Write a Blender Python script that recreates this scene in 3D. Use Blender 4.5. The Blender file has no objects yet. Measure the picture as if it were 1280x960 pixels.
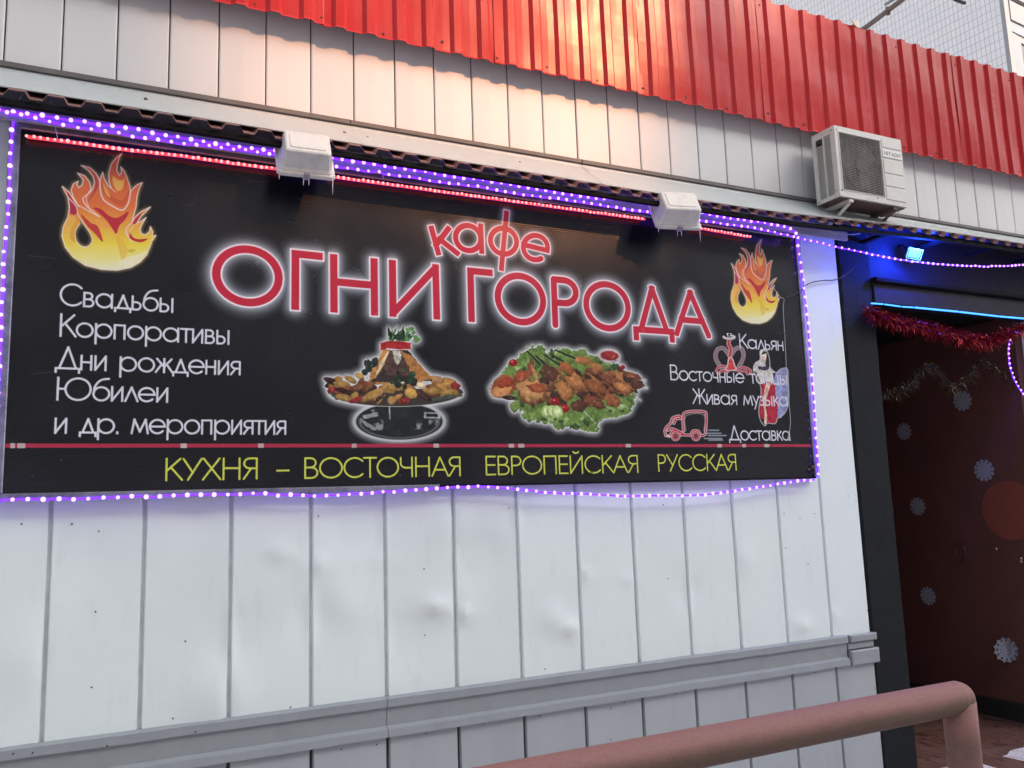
import bpy, math, random
import numpy as np
from mathutils import Vector, Matrix
random.seed(7)
rng = np.random.default_rng(7)
scene = bpy.context.scene
COL = scene.collection

# ------------------------------------------------------------------ camera
EYE = 2.00            # camera height above the forecourt (m)
DIST = 4.5            # distance from the camera to the facade plane y = 0
F_PX = 1055.0         # focal length in photo pixels (photo 1280 x 960)
RX = np.array([0.89979766, 0.03168083, 0.43515572])
RY = np.array([-0.43500495, 0.14214785, 0.88913705])
RZ = np.array([-0.03368785, -0.98933832, 0.14168562])
ROT = np.array([RX, RY, RZ])       # camera (right, down, forward) -> world
cam_d = bpy.data.cameras.new('camera')
cam = bpy.data.objects.new('camera', cam_d)
COL.objects.link(cam)
r_, d_, f_ = ROT[:, 0], ROT[:, 1], ROT[:, 2]
cam.matrix_world = Matrix(((r_[0], -d_[0], -f_[0], 0), (r_[1], -d_[1], -f_[1], -DIST), (r_[2], -d_[2], -f_[2], EYE), (0, 0, 0, 1)))
cam_d.sensor_width = 36.0
cam_d.lens = F_PX / 1280 * 36
cam_d.clip_start = 0.05
cam_d.clip_end = 2000
scene.camera = cam

# ------------------------------------------------------------------ world, sun, exposure
SUN_DIR = Vector((0.72, -1.0, 0.76)).normalized()      # towards the sun
world = bpy.data.worlds.new('World')
scene.world = world
world.use_nodes = True
wn = world.node_tree
wn.nodes.clear()
sky = wn.nodes.new('ShaderNodeTexSky'); sky.sky_type = 'NISHITA'; sky.sun_disc = False
sky.sun_elevation = math.asin(SUN_DIR.z)
sky.sun_rotation = math.atan2(SUN_DIR.x, SUN_DIR.y)
sky.air_density = 1.0; sky.dust_density = 4.0; sky.ozone_density = 1.0
bgn = wn.nodes.new('ShaderNodeBackground'); bgn.inputs['Strength'].default_value = 0.15
won = wn.nodes.new('ShaderNodeOutputWorld')
hs = wn.nodes.new('ShaderNodeHueSaturation'); hs.inputs['Saturation'].default_value = 0.36
wn.links.new(sky.outputs[0], hs.inputs['Color']); wn.links.new(hs.outputs[0], bgn.inputs[0]); wn.links.new(bgn.outputs[0], won.inputs[0])
sun_d = bpy.data.lights.new('sun', 'SUN'); sun_d.energy = 1.35; sun_d.angle = math.radians(1.3); sun_d.color = (1.0, 0.42, 0.18)
sun = bpy.data.objects.new('sun', sun_d); COL.objects.link(sun)
sun.rotation_euler = SUN_DIR.to_track_quat('Z', 'Y').to_euler()
sun.location = (10, -20, 30)
scene.view_settings.view_transform = 'Standard'
scene.view_settings.look = 'None'
scene.view_settings.gamma = 1
scene.view_settings.use_curve_mapping = False
scene.view_settings.exposure = 1.35
scene.cycles.max_bounces = 6
scene.cycles.sample_clamp_indirect = 4.0

# ------------------------------------------------------------------ photo pixel -> point on a real plane
def ray(px, py):
    return ROT @ np.array([px - 640.0, py - 480.0, F_PX])
def WY(px, py, y=0.0):
    d = ray(px, py); s = (DIST + y) / d[1]
    return Vector((d[0] * s, y, EYE + d[2] * s))
def WX(px, py, x):
    d = ray(px, py); s = x / d[0]
    return Vector((x, d[1] * s - DIST, EYE + d[2] * s))
def WZ(px, py, z):
    d = ray(px, py); s = (z - EYE) / d[2]
    return Vector((d[0] * s, d[1] * s - DIST, z))

# ------------------------------------------------------------------ mesh helpers
class MB:
    def __init__(self): self.v = []; self.f = []; self.uv = None
    def quad(self, a, b, c, d):
        n = len(self.v); self.v += [tuple(a), tuple(b), tuple(c), tuple(d)]; self.f.append((n, n+1, n+2, n+3)); return self
    def poly(self, pts):
        n = len(self.v); self.v += [tuple(p) for p in pts]; self.f.append(tuple(range(n, n+len(pts)))); return self
    def box(self, x0, x1, y0, y1, z0, z1, M=None):
        n = len(self.v)
        P = [(x0,y0,z0),(x1,y0,z0),(x1,y1,z0),(x0,y1,z0),(x0,y0,z1),(x1,y0,z1),(x1,y1,z1),(x0,y1,z1)]
        if M is not None: P = [tuple(M @ Vector(p)) for p in P]
        self.v += P
        self.f += [(n+0,n+3,n+2,n+1),(n+4,n+5,n+6,n+7),(n+0,n+1,n+5,n+4),(n+1,n+2,n+6,n+5),(n+2,n+3,n+7,n+6),(n+3,n+0,n+4,n+7)]
        return self
    def bevbox(self, x0, x1, y0, y1, z0, z1, b=0.003, M=None):
        # box whose front (y0) edges are chamfered
        n = len(self.v)
        P = [(x0+b,y0,z0+b),(x1-b,y0,z0+b),(x1-b,y0,z1-b),(x0+b,y0,z1-b),(x0,y0+b,z0),(x1,y0+b,z0),(x1,y0+b,z1),(x0,y0+b,z1),(x0,y1,z0),(x1,y1,z0),(x1,y1,z1),(x0,y1,z1)]
        if M is not None: P = [tuple(M @ Vector(p)) for p in P]
        self.v += P
        self.f += [(n,n+1,n+2,n+3)]
        for i in range(4):
            j = (i+1) % 4
            self.f += [(n+4+i,n+4+j,n+j,n+i),(n+8+i,n+8+j,n+4+j,n+4+i)]
        self.f.append((n+11,n+10,n+9,n+8))
        return self
    def tube(self, pts, r, seg=8, caps=True):
        pts = [Vector(p) for p in pts]; n0 = len(self.v); N = len(pts)
        rr = r if isinstance(r, (list, tuple)) else [r]*N
        t = (pts[1]-pts[0]).normalized()
        up = Vector((0,0,1)) if abs(t.z) < .9 else Vector((1,0,0))
        a = t.cross(up).normalized()
        for i, p in enumerate(pts):
            if i == 0: t = pts[1]-pts[0]
            elif i == N-1: t = pts[-1]-pts[-2]
            else: t = (pts[i+1]-pts[i]).normalized() + (pts[i]-pts[i-1]).normalized()
            t.normalize()
            a = (a - t*a.dot(t)).normalized(); b = t.cross(a)
            for k in range(seg):
                th = 2*math.pi*k/seg
                self.v.append(tuple(p + (a*math.cos(th)+b*math.sin(th))*rr[i]))
        for i in range(N-1):
            for k in range(seg):
                k2 = (k+1) % seg
                self.f.append((n0+i*seg+k, n0+i*seg+k2, n0+(i+1)*seg+k2, n0+(i+1)*seg+k))
        if caps:
            self.f.append(tuple(n0+k for k in reversed(range(seg)))); self.f.append(tuple(n0+(N-1)*seg+k for k in range(seg)))
        return self
    def ball(self, c, r, seg=6, rings=4, sc=(1,1,1)):
        n0 = len(self.v); c = Vector(c)
        self.v.append((c.x, c.y, c.z - r*sc[2]))
        for i in range(1, rings):
            ph = -math.pi/2 + math.pi*i/rings
            for k in range(seg):
                th = 2*math.pi*k/seg
                self.v.append((c.x+r*sc[0]*math.cos(ph)*math.cos(th), c.y+r*sc[1]*math.cos(ph)*math.sin(th), c.z+r*sc[2]*math.sin(ph)))
        self.v.append((c.x, c.y, c.z + r*sc[2])); top = len(self.v)-1
        for k in range(seg):
            k2 = (k+1) % seg
            self.f.append((n0, n0+1+k2, n0+1+k))
            for i in range(rings-2):
                a = n0+1+i*seg; self.f.append((a+k, a+k2, a+seg+k2, a+seg+k))
            a = n0+1+(rings-2)*seg; self.f.append((a+k, a+k2, top))
        return self
    def build(self, name, mat, parent=None, smooth=False, **props):
        me = bpy.data.meshes.new(name); me.from_pydata(self.v, [], self.f); me.update()
        if smooth:
            for p in me.polygons: p.use_smooth = True
        if mat: me.materials.append(mat)
        o = bpy.data.objects.new(name, me); COL.objects.link(o)
        if parent is not None:
            o.parent = parent; o.matrix_parent_inverse = parent.matrix_world.inverted() if False else Matrix.Translation(-Vector(parent.location))
        for k, v in props.items(): o[k] = v
        return o
def thing(name, label, cat, loc=(0,0,0), group=None):
    o = bpy.data.objects.new(name, None); COL.objects.link(o); o.location = loc
    o.empty_display_size = 0.1
    o['label'] = label; o['category'] = cat
    if group: o['group'] = group
    return o
def tag(o, label, cat, group=None):
    o['label'] = label; o['category'] = cat
    if group: o['group'] = group
    return o

# ------------------------------------------------------------------ material helpers
def srgb(r, g, b):
    f = lambda c: (c/255/12.92) if c/255 <= .04045 else ((c/255+.055)/1.055)**2.4
    return (f(r), f(g), f(b), 1)
class Mat:
    def __init__(self, name, base=(.5,.5,.5), rough=.6, metal=0.0, spec=.5):
        self.m = bpy.data.materials.new(name); self.m.use_nodes = True
        self.t = self.m.node_tree; self.p = self.t.nodes['Principled BSDF']
        b = tuple(base)[:3]
        self.p.inputs['Base Color'].default_value = (*b, 1); self.base = b
        self.p.inputs['Roughness'].default_value = rough
        self.p.inputs['Metallic'].default_value = metal
        self.p.inputs['Specular IOR Level'].default_value = spec
        self.src = None
    def n(self, kind, **kw):
        nd = self.t.nodes.new(kind)
        for k, v in kw.items():
            if k in nd.inputs: nd.inputs[k].default_value = v
            else: setattr(nd, k, v)
        return nd
    def link(self, a, b): self.t.links.new(a, b)
    def coords(self, scale=(1,1,1)):
        tc = self.n('ShaderNodeTexCoord'); mp = self.n('ShaderNodeMapping'); mp.inputs['Scale'].default_value = scale
        self.link(tc.outputs['Object'], mp.inputs[0]); return mp.outputs[0]
    def noise(self, scale, detail=4, rough=.6, vec=None, stretch=(1,1,1)):
        nn = self.n('ShaderNodeTexNoise'); nn.inputs['Scale'].default_value = scale; nn.inputs['Detail'].default_value = detail; nn.inputs['Roughness'].default_value = rough
        self.link(vec or self.coords(stretch), nn.inputs['Vector']); return nn.outputs['Fac']
    def ramp(self, fac, stops):
        r = self.n('ShaderNodeValToRGB'); e = r.color_ramp.elements
        while len(e) < len(stops): e.new(.5)
        for i, (p, c) in enumerate(stops):
            e[i].position = p; e[i].color = (c, c, c, 1) if not isinstance(c, (tuple, list)) else (*c[:3], 1)
        self.link(fac, r.inputs[0]); return r.outputs[0]
    def mix(self, fac, col):      # mix current colour with col by fac
        m = self.n('ShaderNodeMix', data_type='RGBA')
        if self.src is None: m.inputs[6].default_value = (*self.base, 1)
        else: self.link(self.src, m.inputs[6])
        if isinstance(col, (tuple, list)): m.inputs[7].default_value = (*col[:3], 1)
        else: self.link(col, m.inputs[7])
        if isinstance(fac, (int, float)): m.inputs[0].default_value = fac
        else: self.link(fac, m.inputs[0])
        self.src = m.outputs[2]; self.link(self.src, self.p.inputs['Base Color']); return self
    def rough(self, fac, lo, hi):
        mr = self.n('ShaderNodeMapRange'); mr.inputs['To Min'].default_value = lo; mr.inputs['To Max'].default_value = hi
        self.link(fac, mr.inputs['Value']); self.link(mr.outputs[0], self.p.inputs['Roughness']); return self
    def bump(self, fac, strength=.2, dist=.01):
        b = self.n('ShaderNodeBump'); b.inputs['Strength'].default_value = strength; b.inputs['Distance'].default_value = dist
        self.link(fac, b.inputs['Height'])
        if self.p.inputs['Normal'].is_linked: self.link(self.p.inputs['Normal'].links[0].from_socket, b.inputs['Normal'])
        self.link(b.outputs[0], self.p.inputs['Normal']); return self
    def random(self, amt):        # small brightness change from one object to the next
        oi = self.n('ShaderNodeObjectInfo')
        hsv = self.n('ShaderNodeHueSaturation')
        mr = self.n('ShaderNodeMapRange'); mr.inputs['To Min'].default_value = 1-amt; mr.inputs['To Max'].default_value = 1+amt
        self.link(oi.outputs['Random'], mr.inputs['Value']); self.link(mr.outputs[0], hsv.inputs['Value'])
        if self.src is None: hsv.inputs['Color'].default_value = (*self.base, 1)
        else: self.link(self.src, hsv.inputs['Color'])
        self.src = hsv.outputs[0]; self.link(self.src, self.p.inputs['Base Color']); return self
def emis(name, col, strength, base=(.02,.02,.02)):
    M = Mat(name, base, .5)
    M.p.inputs['Emission Color'].default_value = (*col, 1); M.p.inputs['Emission Strength'].default_value = strength
    return M.m

# ================================================================== the printed banner of the sign
# flat print, drawn into a picture in the sign's own plane (y = SIGN_Y)
SIGN_Y = -0.05
U0, U1, V0, V1 = -0.0915, 1.0165, 0.0275, 0.4275      # sign rectangle, unit plane at distance 1
PPU = 2700
CW, CH = int((U1-U0)*PPU), int((V1-V0)*PPU)
uu = U0 + (np.arange(CW)+.5)/PPU; vv = V1 - (np.arange(CH)+.5)/PPU
GU, GV = np.meshgrid(uu.astype(np.float32), vv.astype(np.float32))
_c = [GU*ROT[0, k] + ROT[1, k] + GV*ROT[2, k] for k in range(3)]     # world -> camera
GX = (640 + F_PX*_c[0]/_c[2]).astype(np.float32); GY = (480 + F_PX*_c[1]/_c[2]).astype(np.float32)
ART = np.zeros((CH, CW, 3), np.float32)
def S(r, g, b): return np.array(srgb(r, g, b)[:3], np.float32)
BG = S(13, 14, 20)
ART[:] = BG
def fbm(shape, cell, octaves=4, seed=0):
    r = np.random.default_rng(seed); out = np.zeros(shape, np.float32); amp = 1; tot = 0
    for o in range(octaves):
        h = max(2, int(shape[0]/cell)+2); w = max(2, int(shape[1]/cell)+2)
        g = r.random((h, w)).astype(np.float32)
        y = np.linspace(0, h-1.001, shape[0]); x = np.linspace(0, w-1.001, shape[1])
        yi, xi = y.astype(int), x.astype(int); fy = (y-yi)[:, None]; fx = (x-xi)[None]
        fy = fy*fy*(3-2*fy); fx = fx*fx*(3-2*fx)
        v = g[yi][:, xi]*(1-fy)*(1-fx)+g[yi][:, xi+1]*(1-fy)*fx+g[yi+1][:, xi]*fy*(1-fx)+g[yi+1][:, xi+1]*fy*fx
        out += v*amp; tot += amp; amp *= .55; cell /= 2
    return (out/tot).astype(np.float32)
def uv2pix(u, v): return (u-U0)*PPU, (V1-v)*PPU
def px2uv(x, y):
    d = ray(x, y); return d[0]/d[1], d[2]/d[1]
def win_uv(us, vs, pad):
    c0 = max(0, int((min(us)-pad-U0)*PPU)); c1 = min(CW, int((max(us)+pad-U0)*PPU)+2)
    r0 = max(0, int((V1-max(vs)-pad)*PPU)); r1 = min(CH, int((V1-min(vs)+pad)*PPU)+2)
    return slice(r0, r1), slice(c0, c1)
def win_px(xs, ys, pad):
    cor = [px2uv(x, y) for x in (min(xs)-pad, max(xs)+pad) for y in (min(ys)-pad, max(ys)+pad)]
    return win_uv([c[0] for c in cor], [c[1] for c in cor], 0)
def sdist(X, Y, pts):          # distance to a polyline
    best = np.full(X.shape, 1e9, np.float32)
    for (x0, y0), (x1, y1) in zip(pts[:-1], pts[1:]):
        dx, dy = x1-x0, y1-y0; L = dx*dx+dy*dy+1e-12
        t = np.clip(((X-x0)*dx+(Y-y0)*dy)/L, 0, 1)
        best = np.minimum(best, (X-x0-t*dx)**2+(Y-y0-t*dy)**2)
    return np.sqrt(best)
def bdist(X, Y, pts):  # like sdist but with square, unrounded ends and mitred corners (Chebyshev in the segment frame)
    best = np.full(X.shape, 1e9, np.float32)
    for (x0, y0), (x1, y1) in zip(pts[:-1], pts[1:]):
        dx, dy = x1-x0, y1-y0; L = math.hypot(dx, dy)+1e-9; dx /= L; dy /= L
        a = (X-x0)*dx+(Y-y0)*dy; b = np.abs((X-x0)*dy-(Y-y0)*dx)
        over = np.maximum(np.maximum(-a, a-L), 0)
        best = np.minimum(best, np.maximum(b, over))
    return best
def inside(X, Y, pts):
    m = np.zeros(X.shape, bool); n = len(pts); j = n-1
    for i in range(n):
        xi, yi = pts[i]; xj, yj = pts[j]
        if yi != yj:
            c = ((yi > Y) != (yj > Y)) & (X < (xj-xi)*(Y-yi)/(yj-yi)+xi)
            m ^= c
        j = i
    return m
def comp(w, a, col):           # lay colour over the art with alpha a
    a = np.clip(a, 0, 1)[..., None]
    ART[w] = ART[w]*(1-a) + col*a
def sm(a, b, x): 
    t = np.clip((x-a)/(b-a), 0, 1); return t*t*(3-2*t)
def catmull(pts, k=6, closed=True):
    out = []; n = len(pts); rngi = range(n) if closed else range(n-1)
    for i in rngi:
        p0 = pts[(i-1) % n] if closed or i > 0 else pts[0]; p1 = pts[i]; p2 = pts[(i+1) % n]
        p3 = pts[(i+2) % n] if closed or i+2 < n else pts[-1]
        for s in range(k):
            t = s/k
            out.append(tuple(.5*((2*p1[q])+(-p0[q]+p2[q])*t+(2*p0[q]-5*p1[q]+4*p2[q]-p3[q])*t*t+(-p0[q]+3*p1[q]-3*p2[q]+p3[q])*t**3) for q in (0, 1)))
    if not closed: out.append(pts[-1])
    return out

# ---- a monoline geometric Cyrillic alphabet: strokes in em, capitals 1 high
def arc(cx, cy, rx, ry, a0, a1, n=20):
    return [(cx+rx*math.cos(math.radians(a0+(a1-a0)*i/n)), cy+ry*math.sin(math.radians(a0+(a1-a0)*i/n))) for i in range(n+1)]
h = .64
G = {
' ': (.42, []), '.': (.2, [[(.07, .0), (.07, .035)]]), '–': (.62, [[(.1, .38), (.52, .38)]]),
'С': (.90, [arc(.5, .5, .46, .5, 42, 318)]),
'В': (.66, [[(.08, 0), (.08, 1)], [(.08, 1), (.3, 1)]+arc(.3, .765, .22, .235, 90, -90)+[(.08, .53)], [(.3, .53)]+arc(.33, .265, .26, .265, 90, -90)+[(.08, 0)]]),
'К': (.66, [[(.08, 0), (.08, 1)], [(.08, .42), (.58, 1)], [(.24, .6), (.66, 0)]]),
'Д': (.92, [[(.14, 0.02), (.46, 1), (.78, 0.02)], [(.02, -.16), (.02, .02), (.9, .02), (.9, -.16)]]),
'Ю': (1.36, [[(.08, 0), (.08, 1)], [(.08, .5), (.36, .5)], arc(.83, .5, .47, .5, 0, 360, 36)]),
'Ж': (1.02, [[(.51, 0), (.51, 1)], [(.08, 1), (.51, .42), (.94, 1)], [(.02, 0), (.37, .6)], [(1.0, 0), (.65, .6)]]),
'У': (.76, [[(.04, 1), (.4, .33)], [(.72, 1), (.22, 0)]]),
'Х': (.72, [[(.04, 1), (.68, 0)], [(.64, 1), (.02, 0)]]),
'Н': (.82, [[(.08, 0), (.08, 1)], [(.7, 0), (.7, 1)], [(.08, .53), (.7, .53)]]),
'Я': (.66, [[(.56, 0), (.56, 1), (.3, 1)]+arc(.3, .755, .24, .245, 90, 270)+[(.56, .51)], [(.34, .51), (.05, 0)]]),
'О': (1.04, [arc(.51, .5, .47, .5, 0, 360, 36)]),
'Т': (.56, [[(0, 1), (.54, 1)], [(.27, 1), (.27, 0)]]),
'Ч': (.68, [[(.06, 1)]+arc(.32, .68, .26, .22, 180, 270)+[(.58, .46)], [(.58, 1), (.58, 0)]]),
'А': (.80, [[(.02, 0), (.4, 1), (.78, 0)], [(.15, .33), (.65, .33)]]),
'Е': (.58, [[(.5, 1), (.08, 1), (.08, 0), (.5, 0)], [(.08, .53), (.48, .53)]]),
'Р': (.58, [[(.08, 0), (.08, 1), (.28, 1)]+arc(.28, .745, .24, .255, 90, -90)+[(.08, .49)]]),
'П': (.78, [[(.08, 0), (.08, 1), (.68, 1), (.68, 0)]]),
'И': (.82, [[(.08, 1), (.08, 0), (.7, 1), (.7, 0)]]),
'Й': (.82, [[(.08, 1), (.08, 0), (.7, 1), (.7, 0)], arc(.39, 1.27, .14, .1, 190, 350)]),
'Г': (.5, [[(.08, 0), (.08, 1), (.48, 1)]]),
'а': (.78, [arc(.35, .32, .31, .32, 0, 360, 30), [(.66, 0), (.66, h)]]),
'б': (.7, [arc(.35, .31, .3, .31, 0, 360, 30), [(.05, .31)]+arc(.5, .4, .43, .6, 180, 95)+[(.62, 1.02)]]),
'в': (.5, [[(.06, 0), (.06, h)], [(.06, h), (.22, h)]+arc(.22, .49, .15, .15, 90, -90)+[(.06, .34)], [(.22, .34)]+arc(.25, .17, .17, .17, 90, -90)+[(.06, 0)]]),
'д': (.66, [[(.12, 0.02), (.33, h), (.54, 0.02)], [(.02, -.14), (.02, .02), (.63, .02), (.63, -.14)]]),
'е': (.7, [arc(.34, .32, .31, .32, 0, 318), [(.03, .32), (.65, .32)]]),
'ж': (.72, [[(.36, 0), (.36, h)], [(.06, h), (.36, .26), (.66, h)], [(.02, 0), (.26, .39)], [(.7, 0), (.46, .39)]]),
'з': (.44, [[(.06, .56)]+arc(.19, .49, .14, .15, 120, -90)+arc(.19, .17, .18, .17, 90, -130)]),
'и': (.56, [[(.06, h), (.06, 0), (.46, h), (.46, 0)]]),
'к': (.46, [[(.06, 0), (.06, h)], [(.06, .26), (.4, h)], [(.16, .38), (.45, 0)]]),
'л': (.52, [[(.02, 0), (.26, h), (.5, 0)]]),
'м': (.74, [[(.03, 0), (.13, h), (.36, .08), (.59, h), (.69, 0)]]),
'н': (.54, [[(.06, 0), (.06, h)], [(.44, 0), (.44, h)], [(.06, .34), (.44, .34)]]),
'о': (.72, [arc(.35, .32, .31, .32, 0, 360, 30)]),
'п': (.56, [[(.06, 0), (.06, h), (.46, h), (.46, 0)]]),
'р': (.76, [arc(.38, .32, .31, .32, 0, 360, 30), [(.07, h), (.07, -.28)]]),
'с': (.6, [arc(.34, .32, .31, .32, 45, 315)]),
'т': (.46, [[(.01, h), (.43, h)], [(.22, h), (.22, 0)]]),
'у': (.5, [[(.03, h), (.26, .06)], [(.47, h), (.12, -.28)]]),
'ц': (.58, [[(.06, h), (.06, 0), (.52, 0), (.52, -.13)], [(.45, h), (.45, 0)]]),
'ч': (.5, [[(.05, h)]+arc(.22, .42, .17, .14, 180, 270)+[(.4, .28)], [(.4, h), (.4, 0)]]),
'ы': (.68, [[(.06, h), (.06, 0), (.22, 0)]+arc(.22, .18, .17, .18, -90, 90)+[(.06, .36)], [(.56, 0), (.56, h)]]),
'ь': (.46, [[(.06, h), (.06, 0), (.22, 0)]+arc(.22, .18, .17, .18, -90, 90)+[(.06, .36)]]),
'я': (.5, [[(.42, 0), (.42, h), (.22, h)]+arc(.22, .47, .17, .17, 90, 270)+[(.42, .30)], [(.24, .30), (.03, 0)]]),
'ф': (1.0, [arc(.5, .32, .36, .32, 0, 360, 36), [(.5, .95), (.5, -.3)]]),
}
def text_line(txt, x0, y0, x1, y1, cap, col, half):
    # baseline from photo point (x0, y0) to (x1, y1); cap height and stroke in sign units
    ua, va = px2uv(x0, y0); ub, vb = px2uv(x1, y1); va = vb = (va+vb)/2
    sp = sum(G[c][0] for c in txt) - .06
    sx = (ub-ua)/sp; u = ua
    for c in txt:
        adv, strokes = G[c]
        for st in strokes:
            pts = [(u+x*sx, va+y*cap) for x, y in st]
            w = win_uv([p[0] for p in pts], [p[1] for p in pts], half*3)
            d = (bdist if len(st) < 6 else sdist)(GU[w], GV[w], pts)
            vs = [p[1] for p in pts]
            d = np.maximum(d, half+np.maximum(GV[w]-max(vs)-half, min(vs)-half-GV[w]))
            us = [p[0] for p in pts]; d = np.maximum(d, half+np.maximum(GU[w]-max(us)-half, min(us)-half-GU[w]))
            comp(w, 1-sm(half-.00022, half+.00022, d), col)
        u += adv*sx

# ---- title: strokes per letter in sign units
def unit_letter(ch, xl, yl, xr, yr, base, top, hw):
    # letter fitted between the outer edges xl..xr (photo px at height y), base/top in units
    ul = px2uv(xl, yl)[0]+hw; ur = px2uv(xr, yr)[0]-hw
    st = G[ch][1]; xs = [p[0] for s_ in st for p in s_]; a, b = min(xs), max(xs)
    return [[(ul+(x-a)/(b-a)*(ur-ul), base+hw+(y)*(top-base-2*hw)) for x, y in s_] for s_ in st]
TITLE = []
HW = .0062
BT, TT = .2385, .3155
for ch, xl, xr, ym in (('О', 263, 355, 343), ('Г', 362.5, 405, 345), ('Н', 411, 474, 352), ('И', 485, 550.5, 358),
                       ('Г', 583, 617.5, 365), ('О', 616.5, 684, 372), ('Р', 688.5, 725, 376), ('О', 728, 789, 381), ('Д', 789, 842, 390), ('А', 840, 888, 390)):
    TITLE += unit_letter(ch, xl, ym, xr, ym, BT, TT, HW)
def affine_letter(strokes, o, ax, ay):      # em -> photo px through origin and axes -> sign units
    return [[px2uv(o[0]+x*ax[0]+y*ay[0], o[1]+x*ax[1]+y*ay[1]) for x, y in s_] for s_ in strokes]
KAFE = []
KAFE += affine_letter([[(.06, 0), (.06, h)], [(.06, .2), (.52, h)], [(.2, .36), (.58, 0)]], (545, 315.5), (45, 1.5), (-13, -47))
KAFE += affine_letter([arc(.35, .32, .32, .32, 0, 360, 30), [(.68, 0), (.68, h)]], (568.5, 312.5), (49, 2.5), (-2, -49))
KAFE += affine_letter([arc(.5, .32, .35, .32, 0, 360, 36), [(.52, 1.02), (.50, -.36)]], (604.5, 314), (47, 7), (4, -50))
KAFE += affine_letter([arc(.34, .32, .33, .33, 0, 310), [(.01, .32), (.67, .32)]], (651, 320), (45, 11), (9.5, -45))
def glow(strokes, hw, rim, reach, gain, clip=True):
    P = [p for s_ in strokes for p in s_]
    w = win_uv([p[0] for p in P], [p[1] for p in P], reach*2.4)
    X, Y = GU[w], GV[w]
    d = np.full(X.shape, 1e9, np.float32); dr = d.copy()
    for s_ in strokes:
        dr = np.minimum(dr, sdist(X, Y, s_)); d1 = (bdist if len(s_) < 8 else sdist)(X, Y, s_)
        vs = [p[1] for p in s_]
        if clip:
            us = [p[0] for p in s_]
            d1 = np.maximum(d1, hw+np.maximum(Y-max(vs)-hw, min(vs)-hw-Y)); d1 = np.maximum(d1, hw+np.maximum(X-max(us)-hw, min(us)-hw-X))
        d = np.minimum(d, d1)
    g = np.exp(-np.maximum(dr-hw-rim, 0)/reach*2.6)*gain*sm(reach*1.9, 0, dr-hw)
    comp(w, g, S(205, 212, 222))
    comp(w, 1-sm(hw+rim-.0004, hw+rim+.0003, d), S(236, 226, 232))
    comp(w, 1-sm(hw-.0003, hw+.0003, d), S(196, 38, 62))

# flutes of the plastic sheet and dust on the black
ART *= (0.92 + .16*fbm((CH, CW), 700, 5, 3))[..., None]
ART += (np.maximum(fbm((CH, CW), 300, 6, 5)-.45, 0)*.02)[..., None]*np.array([.9, .95, 1.1], np.float32)

# ---- food
def ell(cx, cy, rx, ry, ang=0, soft=.12, pad=1.3):
    R_ = max(rx, ry)*pad; w = win_px([cx-R_, cx+R_], [cy-R_, cy+R_], 0)
    X, Y = GX[w]-cx, GY[w]-cy; c, s = math.cos(math.radians(ang)), math.sin(math.radians(ang))
    a = (X*c+Y*s)/rx; b = (-X*s+Y*c)/ry
    return w, a, b, X, Y
MASK = np.zeros((CH, CW), np.float32)
NZ = fbm((CH, CW), 22, 4, 11); NZ2 = fbm((CH, CW), 60, 4, 12); NZ3 = fbm((CH, CW), 9, 3, 13)
HAL = []
def blob(cx, cy, rx, ry, ang, col, rough=.35, hi=.5, dark=.6):
    w, a, b, X, Y = ell(cx, cy, rx, ry, ang, pad=1.5)
    d = np.sqrt(a*a+b*b) + (NZ[w]-.5)*rough*1.4
    m = 1-sm(.86, 1.0, d)
    sh = 1.12 - .5*np.clip(d, 0, 1)**2 - .38*np.clip(Y/ry*.7, -1, 1)*1.0 + (NZ3[w]-.5)*.9 + (NZ2[w]-.5)*.6
    sh = np.clip(sh, .12, 1.9)
    colr = np.array(col, np.float32)*sh[..., None]
    hl = sm(.62, .9, NZ3[w])*hi*np.clip(1-d, 0, 1)
    colr = colr*(1-hl[..., None]) + hl[..., None]*S(235, 205, 170)
    comp(w, m, colr); MASK[w] = np.maximum(MASK[w], m)
def leafpoly(pts, col, soft=1.0, rough=.0):
    w = win_px([p[0] for p in pts], [p[1] for p in pts], 4)
    m = inside(GX[w]+(NZ3[w]-.5)*rough*8, GY[w]+(NZ[w]-.5)*rough*8, pts).astype(np.float32)
    sh = (1+(NZ3[w]-.5)*1.3+(NZ2[w]-.5)*.5)[..., None]
    comp(w, m, np.array(col, np.float32)*np.clip(sh, .2, 2)); MASK[w] = np.maximum(MASK[w], m)
def blur(a, k):
    ker = np.ones(k, np.float32)/k
    for _ in range(2):
        a = np.apply_along_axis(lambda r: np.convolve(r, ker, 'same'), 1, a)
        a = np.apply_along_axis(lambda r: np.convolve(r, ker, 'same'), 0, a)
    return a
def halo_pass(draw, xs, ys, k=27, gain=1.7, solid=.52):
    global MASK
    w = win_px(xs, ys, 22); keep = ART[w].copy(); MASK = np.zeros((CH, CW), np.float32)
    draw(); art = ART[w].copy(); m = MASK[w]
    b = np.clip(blur(m, k)*gain, 0, 1); 
    ART[w] = keep
    comp(w, b*.85, S(205, 210, 214))
    b2 = np.clip(blur(m, 9)*2.2, 0, 1); comp(w, b2*.8, S(225, 226, 224))
    mm = m[..., None]; ART[w] = ART[w]*(1-mm)+art*mm
def Z(ox, oy, s):
    return lambda x, y: (ox+x/s, oy+y/s)
GREEN, DKG, LIME = S(60, 84, 46), S(28, 44, 34), S(106, 136, 66)
FRY, MEAT, DMEAT, REDP = S(164, 128, 66), S(112, 72, 46), S(58, 38, 32), S(140, 42, 40)
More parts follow.
